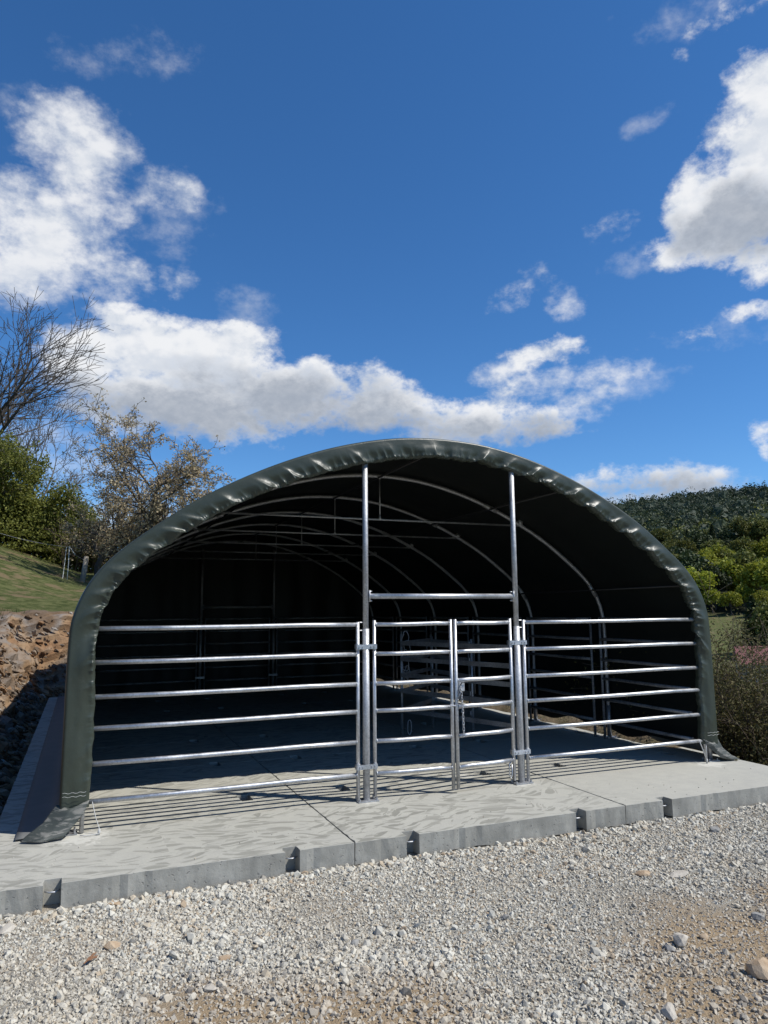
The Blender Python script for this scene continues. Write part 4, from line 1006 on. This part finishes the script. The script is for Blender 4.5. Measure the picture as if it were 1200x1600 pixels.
# bare tree at the far left
x_, y_ = polar(-7.6, 41)
sg, tp = grow(36, 7.2, 0.32, 4, (12, 7, 6, 4), (54, 34, 34, 38), (0.90, 0.55, 0.48, 0.45), 0.09, 0.05, 0.28)
tree_obj('bare_tree', 'tall leafless tree with fine dark branches at the far left', 'tree', on_land(x_, y_), sg, None, 'bark', minr=0.011)
x_, y_ = polar(-2.6, 39)
sg, tp = grow(12, 6.2, 0.11, 4, (9, 6, 5, 4), (34, 34, 34, 36), (0.55, 0.5, 0.5, 0.5), 0.11, 0.06, 0.25)
tree_obj('bare_tree', 'slender leafless young tree between hedge and blossoming tree', 'tree', on_land(x_, y_), sg, None, 'bark_grey', minr=0.009)
# two blossoming trees with bronze young leaves
x_, y_ = polar(4.1, 30)
sg, tp = grow(20, 4.6, 0.17, 4, (12, 8, 6, 4), (50, 44, 44, 45), (0.62, 0.52, 0.46, 0.45), 0.15, 0.055, 0.22)
tree_obj('blossom_tree', 'larger blossoming tree with bronze young leaves rising behind the shelter roof', 'tree', on_land(x_, y_), sg, (around(tp, 14000, 0.06, 1), 0.064, 'leaf_blossom', 1.5), 'bark', 'blossoming trees', minr=0.008)
x_, y_ = polar(0.9, 32)
sg, tp = grow(24, 3.3, 0.13, 4, (11, 7, 5, 4), (56, 46, 44, 45), (0.70, 0.52, 0.46, 0.45), 0.16, 0.06, 0.22)
tree_obj('blossom_tree', 'smaller blossoming tree with bronze young leaves left of the larger one', 'tree', on_land(x_, y_), sg, (around(tp, 8000, 0.06, 2), 0.062, 'leaf_blossom', 1.5), 'bark', 'blossoming trees', minr=0.008)
# hedge of green bushes along the top of the pasture
HEDGE = [(-7.4, 37, 4.5, 3.4, 'leaf_hedge', 'tallest green bush of the pasture hedge, at the left edge', 9000), (-4.6, 37.5, 3.5, 2.9, 'leaf_hedge', 'second green bush of the pasture hedge from the left', 8000),
         (-2.4, 38.5, 3.0, 2.5, 'leaf_hedge', 'third green bush of the pasture hedge, behind the fence wire', 7000), (-0.7, 38, 2.3, 1.9, 'leaf_hedge', 'lowest green bush of the hedge, above the fence posts', 5200), (-9.5, 36, 4.6, 3.2, 'leaf_hedge', 'green bush of the pasture hedge beyond the left edge', 5000)]
for k, (a, dist, h_, rad, lm, lb_, nl_) in enumerate(HEDGE):
    x_, y_ = polar(a, dist)
    segs = []; tips = []
    r_ = random.Random(40 + k)
    for j in range(9):
        s2, t2 = grow(400 + 20 * k + j, h_ * r_.uniform(0.6, 0.92), 0.05, 2, (9, 6), (40, 42), (0.42, 0.5), 0.12, 0.05, 0.2, (math.cos(j * 0.7) * 0.42, math.sin(j * 0.7) * 0.42))
        o3 = np.array((math.cos(j * 0.7) * rad * 0.28, math.sin(j * 0.7) * rad * 0.28, 0))
        segs += [(tuple(np.array(p_) + o3), tuple(np.array(q) + o3), c3, d3) for p_, q, c3, d3 in s2]; tips.append(t2 + o3)
    tips = np.vstack(tips)
    nq = int(nl_ * 0.8); low_ = np.stack([np.random.default_rng(k).normal(0, rad * 0.55, nq), np.random.default_rng(k + 9).normal(0, rad * 0.5, nq), np.random.default_rng(k + 5).uniform(-0.2, 1, nq) ** 2 * h_ * 0.5], -1)
    C = np.vstack([around(tips, int(nl_ * 3.0), 0.20, 60 + k), low_])
    tree_obj('hedge_bush', lb_, 'bush', on_land(x_, y_), segs, (C, 0.088, lm, 1.5), 'bark_grey', 'green hedge above the pasture', minr=0.010)
# brown thicket below the blossoming trees
for k, (a, dist, lb_) in enumerate(((0.6, 36, 'brown leafless thicket left of the blossoming trees'), (3.0, 37, 'brown twiggy thicket below the blossoming trees'), (6.2, 36, 'brown twiggy thicket half hidden behind the shelter roof'))):
    x_, y_ = polar(a, dist); segs = []; tips = []
    for j in range(14):
        s2, t2 = grow(700 + 20 * k + j, 1.9, 0.03, 2, (8, 5), (32, 36), (0.45, 0.5), 0.12, 0.05, 0.15, (random.uniform(-.4, .4), random.uniform(-.4, .4)))
        o3 = np.array((random.uniform(-1.6, 1.6), random.uniform(-1, 1), 0)); segs += [(tuple(np.array(p_) + o3), tuple(np.array(q) + o3), c3, d3) for p_, q, c3, d3 in s2]; tips.append(t2 + o3)
    tree_obj('thicket', lb_, 'bush', on_land(x_, y_), segs, (around(np.vstack(tips), 3600, 0.2, 80 + k), 0.075, 'leaf_shrub', 1.4), 'twig', 'brown thickets', minr=0.010)

# shrubs on the slope right of the slab
SHR = [(47.2, 11.5, 2.6, 'leaf_shrub', 'brown twiggy shrub nearest the right foot of the shelter'), (50.0, 11.3, 2.3, 'leaf_shrub', 'low twiggy shrub just past the right end of the slab'), (48.6, 12.6, 3.2, 'leaf_shrub', 'tall twiggy shrub on the slope right of the shelter'),
       (46.4, 13.6, 3.7, 'leaf_fresh', 'fresh green shrub rising beside the right wall of the shelter'), (51.2, 13.0, 3.3, 'leaf_fresh', 'fresh green shrub at the right edge, in front of the red roof'), (49.9, 14.6, 4.0, 'leaf_shrub', 'bramble-like shrub behind the others on the right slope'),
       (52.8, 11.3, 2.6, 'leaf_shrub', 'twiggy shrub at the very right edge of the picture')]
for k, (a, dist, h_, lm, lb_) in enumerate(SHR):
    x_, y_ = polar(a, dist); segs = []; tips = []; r_ = random.Random(90 + k)
    for j in range(17):
        la, lr = r_.uniform(0, 6.28), r_.uniform(0.05, 0.55)
        s2, t2 = grow(900 + 30 * k + j, h_ * r_.uniform(0.5, 1.0), 0.012, 2, (8, 5), (38, 42), (0.40, 0.5), 0.13, 0.03, 0.12, (math.cos(la) * lr, math.sin(la) * lr), 6)
        o3 = np.array((r_.gauss(0, 0.35), r_.gauss(0, 0.35), 0)); segs += [(tuple(np.array(p_) + o3), tuple(np.array(q) + o3), c3, d3) for p_, q, c3, d3 in s2]; tips.append(t2 + o3)
    tips = np.vstack(tips); nn = 17000 if lm == 'leaf_shrub' else 11000
    tree_obj('slope_shrub', lb_, 'shrub', on_land(x_, y_), segs, (around(tips, nn, 0.085, 95 + k), 0.026, lm, 1.6), 'twig', 'shrubs on the slope right of the shelter', 3, 0.0035)

# pasture fence
def fpost(az_, dist, h_, lb_, lean=0.0, r=0.055, mt='wood'):
    x_, y_ = polar(az_, dist); g_ = on_land(x_, y_, -0.05)
    o_ = MB().tube([(0, 0, 0), (lean * 0.5 + 0.01, 0, h_ * 0.5), (lean, 0, h_), (lean, 0, h_ + 0.02)], [r * 1.1, r, r * 0.92, r * 0.6], 9).build('fence_post', M[mt], smooth=True, loc=g_); tag(o_, lb_, 'post'); return Vector(g_) + Vector((lean, 0, h_))
w1 = fpost(-1.15, 30, 1.30, 'thin pale fence stake with white tape knotted at its top', 0.02, 0.012, 'tape')
w2 = fpost(-0.15, 31, 1.05, 'short weathered wooden fence post beside the shelter roof', 0.12, 0.10)
w3 = fpost(0.9, 33, 0.9, 'small grey fence stake nearly hidden by the shelter', 0.0, 0.03)
w0 = Vector(on_land(*polar(-6.6, 27), 1.35))
def sagwire(name, a, b_, sag, r, mt, lb_):
    o_ = MB().tube([tuple(a.lerp(b_, t) - Vector((0, 0, sag * 4 * t * (1 - t)))) for t in np.linspace(0, 1, 16)], r, 5).build(name, M[mt]); tag(o_, lb_, 'wire'); return o_
fpost(-6.6, 27, 1.35, 'fence stake at the far left edge of the pasture', 0.0, 0.03)
sagwire('fence_wire', w0, w1, 0.10, 0.005, 'rope', 'pale fence wire sagging across the pasture toward the taped stake')
sagwire('fence_wire', w1 - Vector((0, 0, 0.1)), w2 - Vector((0, 0, 0.15)), 0.05, 0.005, 'rope', 'short fence wire between taped stake and wooden post')
mb = MB().tube([tuple(w1 + Vector((0.03, 0, 0.02))), tuple(w1 + Vector((-0.1, 0, -0.02))), tuple(w1 + Vector((-0.12, -.1, -0.5))), tuple(w1 + Vector((-0.17, -.2, -1.22)))], 0.009, 5)
mb.tube([tuple(w1 + Vector((0.0, 0, 0.02))), tuple(w1 + Vector((0.1, 0, -0.12))), tuple(w1 + Vector((0.22, 0, -0.3)))], 0.008, 5)
o = mb.build('fence_tape', M['tape']); tag(o, 'loose white tape hanging from the thin fence stake', 'tape')

# short pasture grass near the rim
n = 70000
t_ = rng.uniform(9.5, 26.5, n); s_ = 1.35 + rng.uniform(size=n) ** 1.6 * 22
pp = toe_at(t_); dd = toe_at(t_ + 0.8) - toe_at(t_ - 0.8); dd /= np.linalg.norm(dd, axis=1)[:, None]
bx = pp[:, 0] - dd[:, 1] * s_; by = pp[:, 1] + dd[:, 0] * s_; bz = land(bx, by)
an = rng.uniform(0, 6.28, n); h_ = rng.uniform(0.05, 0.20, n) * (0.5 + 1.2 * vnoise(bx * 0.8, by * 0.8, seed=12)); w_ = 0.03
V = np.stack([np.stack([bx - w_ * np.cos(an), by - w_ * np.sin(an), bz - 0.01], -1), np.stack([bx + w_ * np.cos(an), by + w_ * np.sin(an), bz - 0.01], -1), np.stack([bx + rng.normal(0, .06, n), by + rng.normal(0, .06, n), bz + h_], -1)], 1).reshape(-1, 3)
o = link_mesh('pasture_grass', V, np.arange(3 * n).reshape(-1, 3), M['grass'], attr=np.repeat(np.clip(0.75 * vnoise(bx * 0.5, by * 0.5, seed=13) + 0.35 * rng.uniform(size=n), 0, 1), 3)); tag(o, 'short olive pasture grass above the rock bank', 'grass', kind='stuff')

# ------------------------------------------------------------------ wooded hill across the valley
def crown_mesh(seed, h_, rad, n_, size, conifer=False):
    r_ = np.random.default_rng(seed)
    if conifer:
        z_ = r_.uniform(0.06, 1, n_) ** 1.25; tier = 1 - (z_ * 13 % 1) * 0.35
        rr_ = rad * (1 - z_) ** 0.85 * tier * r_.uniform(0.55, 1.05, n_) + 0.05; an_ = r_.uniform(0, 6.283, n_)
        C = np.stack([rr_ * np.cos(an_), rr_ * np.sin(an_), h_ * (0.05 + 0.95 * z_)], -1)
    else:
        L_ = 15; ce = r_.normal(size=(L_, 3)); ce /= np.linalg.norm(ce, axis=1)[:, None]; ce[:, 2] = np.abs(ce[:, 2]) * 1.0 - 0.25
        ce = ce * np.array([rad * 0.62, rad * 0.62, h_ * 0.32]) + np.array([0, 0, h_ * 0.60]); lr = rad * r_.uniform(0.32, 0.58, L_)
        i = r_.integers(0, L_, n_); d_ = r_.normal(size=(n_, 3)); d_ /= np.linalg.norm(d_, axis=1)[:, None]
        C = ce[i] + d_ * (lr[i] * r_.uniform(0.65, 1.04, n_))[:, None]; C[:, 2] = np.where(C[:, 2] < h_ * 0.2, r_.uniform(0.02, 0.3, n_) * h_, C[:, 2])
    return C
CROWN = {}
def crown_data(kind, v):
    if (kind, v) in CROWN: return CROWN[kind, v]
    con = kind == 'conifer'
    h_, rad = (13.0, 3.3) if con else (12.0, 4.6)
    C = crown_mesh(100 + v * 7 + (50 if con else 0), h_, rad, 2200 if con else 1900, 0.5, con)
    r_ = np.random.default_rng(v); V, F, a = leaves(C, 0.62 if not con else 0.55, r_, 1.3)
    if con: V[:, 2] -= 0.0
    segs = [((0, 0, -0.6), (0.1, 0, h_ * 0.35), 0.26, 0.20), ((0.1, 0, h_ * 0.35), (0, 0.1, h_ * 0.8), 0.20, 0.07)]
    for j in range(6): a2 = j * 1.1; segs.append(((0.1, 0, h_ * (0.3 + 0.06 * j)), (rad * 0.6 * math.cos(a2), rad * 0.6 * math.sin(a2), h_ * (0.45 + 0.06 * j)), 0.10, 0.03))
    CROWN[kind, v] = (V, F, a, *prisms(segs, 5)); return CROWN[kind, v]
_tm = {}
def forest_tree(kind, v, loc, sc, lab, group):
    mt = {'spring': 'leaf_spring', 'olive': 'leaf_olive', 'dark': 'leaf_dark', 'conifer': 'leaf_dark'}[kind]
    nm = 'conifer_tree' if kind == 'conifer' else 'broadleaf_tree'
    root = empty(nm, loc, rng.uniform(0, 6.28)); root.scale = (sc * rng.uniform(0.9, 1.15), sc * rng.uniform(0.9, 1.15), sc); tag(root, lab, 'tree', group)
    if (kind, v) not in _tm:
        V, F, a, V2, F2 = crown_data(kind if kind == 'conifer' else 'broad', v)
        o1 = link_mesh('crown', V, F, M[mt], root, attr=a); o2 = link_mesh('trunk', V2, F2, M['bark'], root); _tm[kind, v] = (o1.data, o2.data)
    else:
        for nm2, me in zip(('crown', 'trunk'), _tm[kind, v]):
            o1 = bpy.data.objects.new(nm2, me); COL.objects.link(o1); o1.parent = root
    return root
fr = random.Random(17)
LAB = {'spring': 'bright yellow-green tree', 'olive': 'dull olive-green tree', 'dark': 'dark green broad tree', 'conifer': 'dark pointed conifer'}
ZONE = (' at the meadow edge of the wood', ' halfway up the wooded hill', ' high on the wooded hill')
for row, (dist, na) in enumerate(((222, 15), (232, 13), (250, 13), (272, 14), (298, 15), (328, 16), (362, 16))):
    for i in range(na):
        a = 39.0 + 14.5 * (i + fr.uniform(-0.35, 0.35)) / na
        if a < (42.5, 42.0, 41.5, 41.0, 40.5, 40.0, 39.5)[row]: continue
        u = fr.random(); part_ = ', close to the shelter roof' if a < 45.8 else ', toward the right edge' if a > 48.6 else ', midway to the right edge'
        if row <= 2: kind = 'olive' if u < 0.45 else 'dark' if u < 0.62 else 'spring'
        elif row <= 4: kind = 'spring' if u < 0.74 else 'olive' if u < 0.85 else 'conifer' if u < 0.9 else 'dark'
        else: kind = 'olive' if u < 0.4 else 'dark' if u < 0.62 else 'conifer' if u < 0.82 else 'spring'
        x_, y_ = polar(a, dist + fr.uniform(-8, 8))
        forest_tree(kind, fr.randint(0, 2), on_land(x_, y_, -0.3), fr.uniform(0.9, 1.45) * (0.5 if row == 0 else 0.9 if row == 1 else 1.0), LAB[kind] + ZONE[min(2, row // 2)] + part_, 'hillside trees, ' + kind + ZONE[min(2, row // 2)])
x_, y_ = polar(49.3, 150); t = forest_tree('conifer', 0, on_land(x_, y_, -0.2), 0.80, 'lone dark conifer standing on the meadow below the wood', None); t.scale = (1.05, 1.05, 0.82)
x_, y_ = polar(50.6, 146); t = forest_tree('olive', 1, on_land(x_, y_, -0.2), 0.85, 'dark rounded tree right beside the lone conifer on the meadow', None)
x_, y_ = polar(52.0, 120); t = forest_tree('dark', 1, on_land(x_, y_, -0.2), 0.6, 'low dark tree right of the red-roofed house', None)
# the far wood as one mass
n = 4200
a = np.radians(rng.uniform(30, 60, n)); dist = 375 + 420 * rng.uniform(size=n) ** 0.8
fx, fy = CAMP.x + dist * np.sin(a), CAMP.y + dist * np.cos(a); fz = land(fx, fy)
hh = rng.uniform(7, 12, n) * (1 + 0.6 * rng.uniform(size=n) ** 4); rr_ = hh * rng.uniform(0.28, 0.42, n)
V1, F1_ = stones(np.stack([fx, fy, fz + hh * 0.45], -1), hh * 0.24, 1.3, np.repeat(np.eye(3)[None], n, 0), 0.18)
t1 = np.repeat(np.clip(0.8 * rng.beta(1.2, 2.4, n) + 1.5 * fbm(fx * 0.010, fy * 0.010, seed=6) + 0.35 * (1 - sstep(380, 520, dist)), 0, 1), 12)
kq = 44
d_ = rng.normal(size=(n, kq, 3)); d_ /= np.linalg.norm(d_, axis=2)[:, :, None]; d_[:, :, 2] = np.abs(d_[:, :, 2])
C = d_ * np.stack([rr_, rr_, hh * 0.55], -1)[:, None, :] * rng.uniform(0.85, 1.08, (n, kq, 1)); C[:, :, 2] += (fz + hh * 0.42)[:, None]; C[:, :, 0] += fx[:, None]; C[:, :, 1] += fy[:, None]
V, F, _a = leaves(C.reshape(-1, 3), 1.15, rng, 1.2)
tone = np.clip(np.repeat(t1[::12], kq * 4) * 0.85 + 0.2 * (_a - 0.3), 0, 1)
F3 = np.concatenate([F[:, [0, 1, 2]], F[:, [0, 2, 3]]]) + len(V1)
o = link_mesh('far_wood', np.vstack([V1, V]), np.vstack([F1_, F3]), M['leaf_far'], attr=np.concatenate([t1 * 0.35, tone])); tag(o, 'dark wood covering the far hill ridge', 'wood', kind='stuff')

# red-roofed house in the valley
x_, y_ = polar(49.9, 128); gz = on_land(x_, y_)[2]
hs = empty('house', (x_, y_, 1.71 - 0.086 * 128), math.radians(-40)); tag(hs, 'house with dull red roof in the valley behind the shrubs', 'house')
MB().box((0, 0, 1.4), (8.0, 6.0, 3.0)).build('wall', M['plaster'], hs)
mb = MB(); mb.v = [(-4.4, -3.5, 2.8), (4.4, -3.5, 2.8), (4.4, 3.5, 2.8), (-4.4, 3.5, 2.8), (-4.4, 0, 5.4), (4.4, 0, 5.4)]; mb.f = [(0, 1, 5, 4), (2, 3, 4, 5), (0, 4, 3), (1, 2, 5), (0, 3, 2, 1)]
rf = mb.build('roof', M['roof_red'], hs); MB().box((1.8, 0.9, 5.2), (0.6, 0.6, 1.4)).build('chimney', M['plaster'], rf)
for xw in (-2.4, 0, 2.4):
    w_ = MB().box((xw, -3.02, 1.6), (0.9, 0.06, 1.2)).build('window', M['glass'], hs)
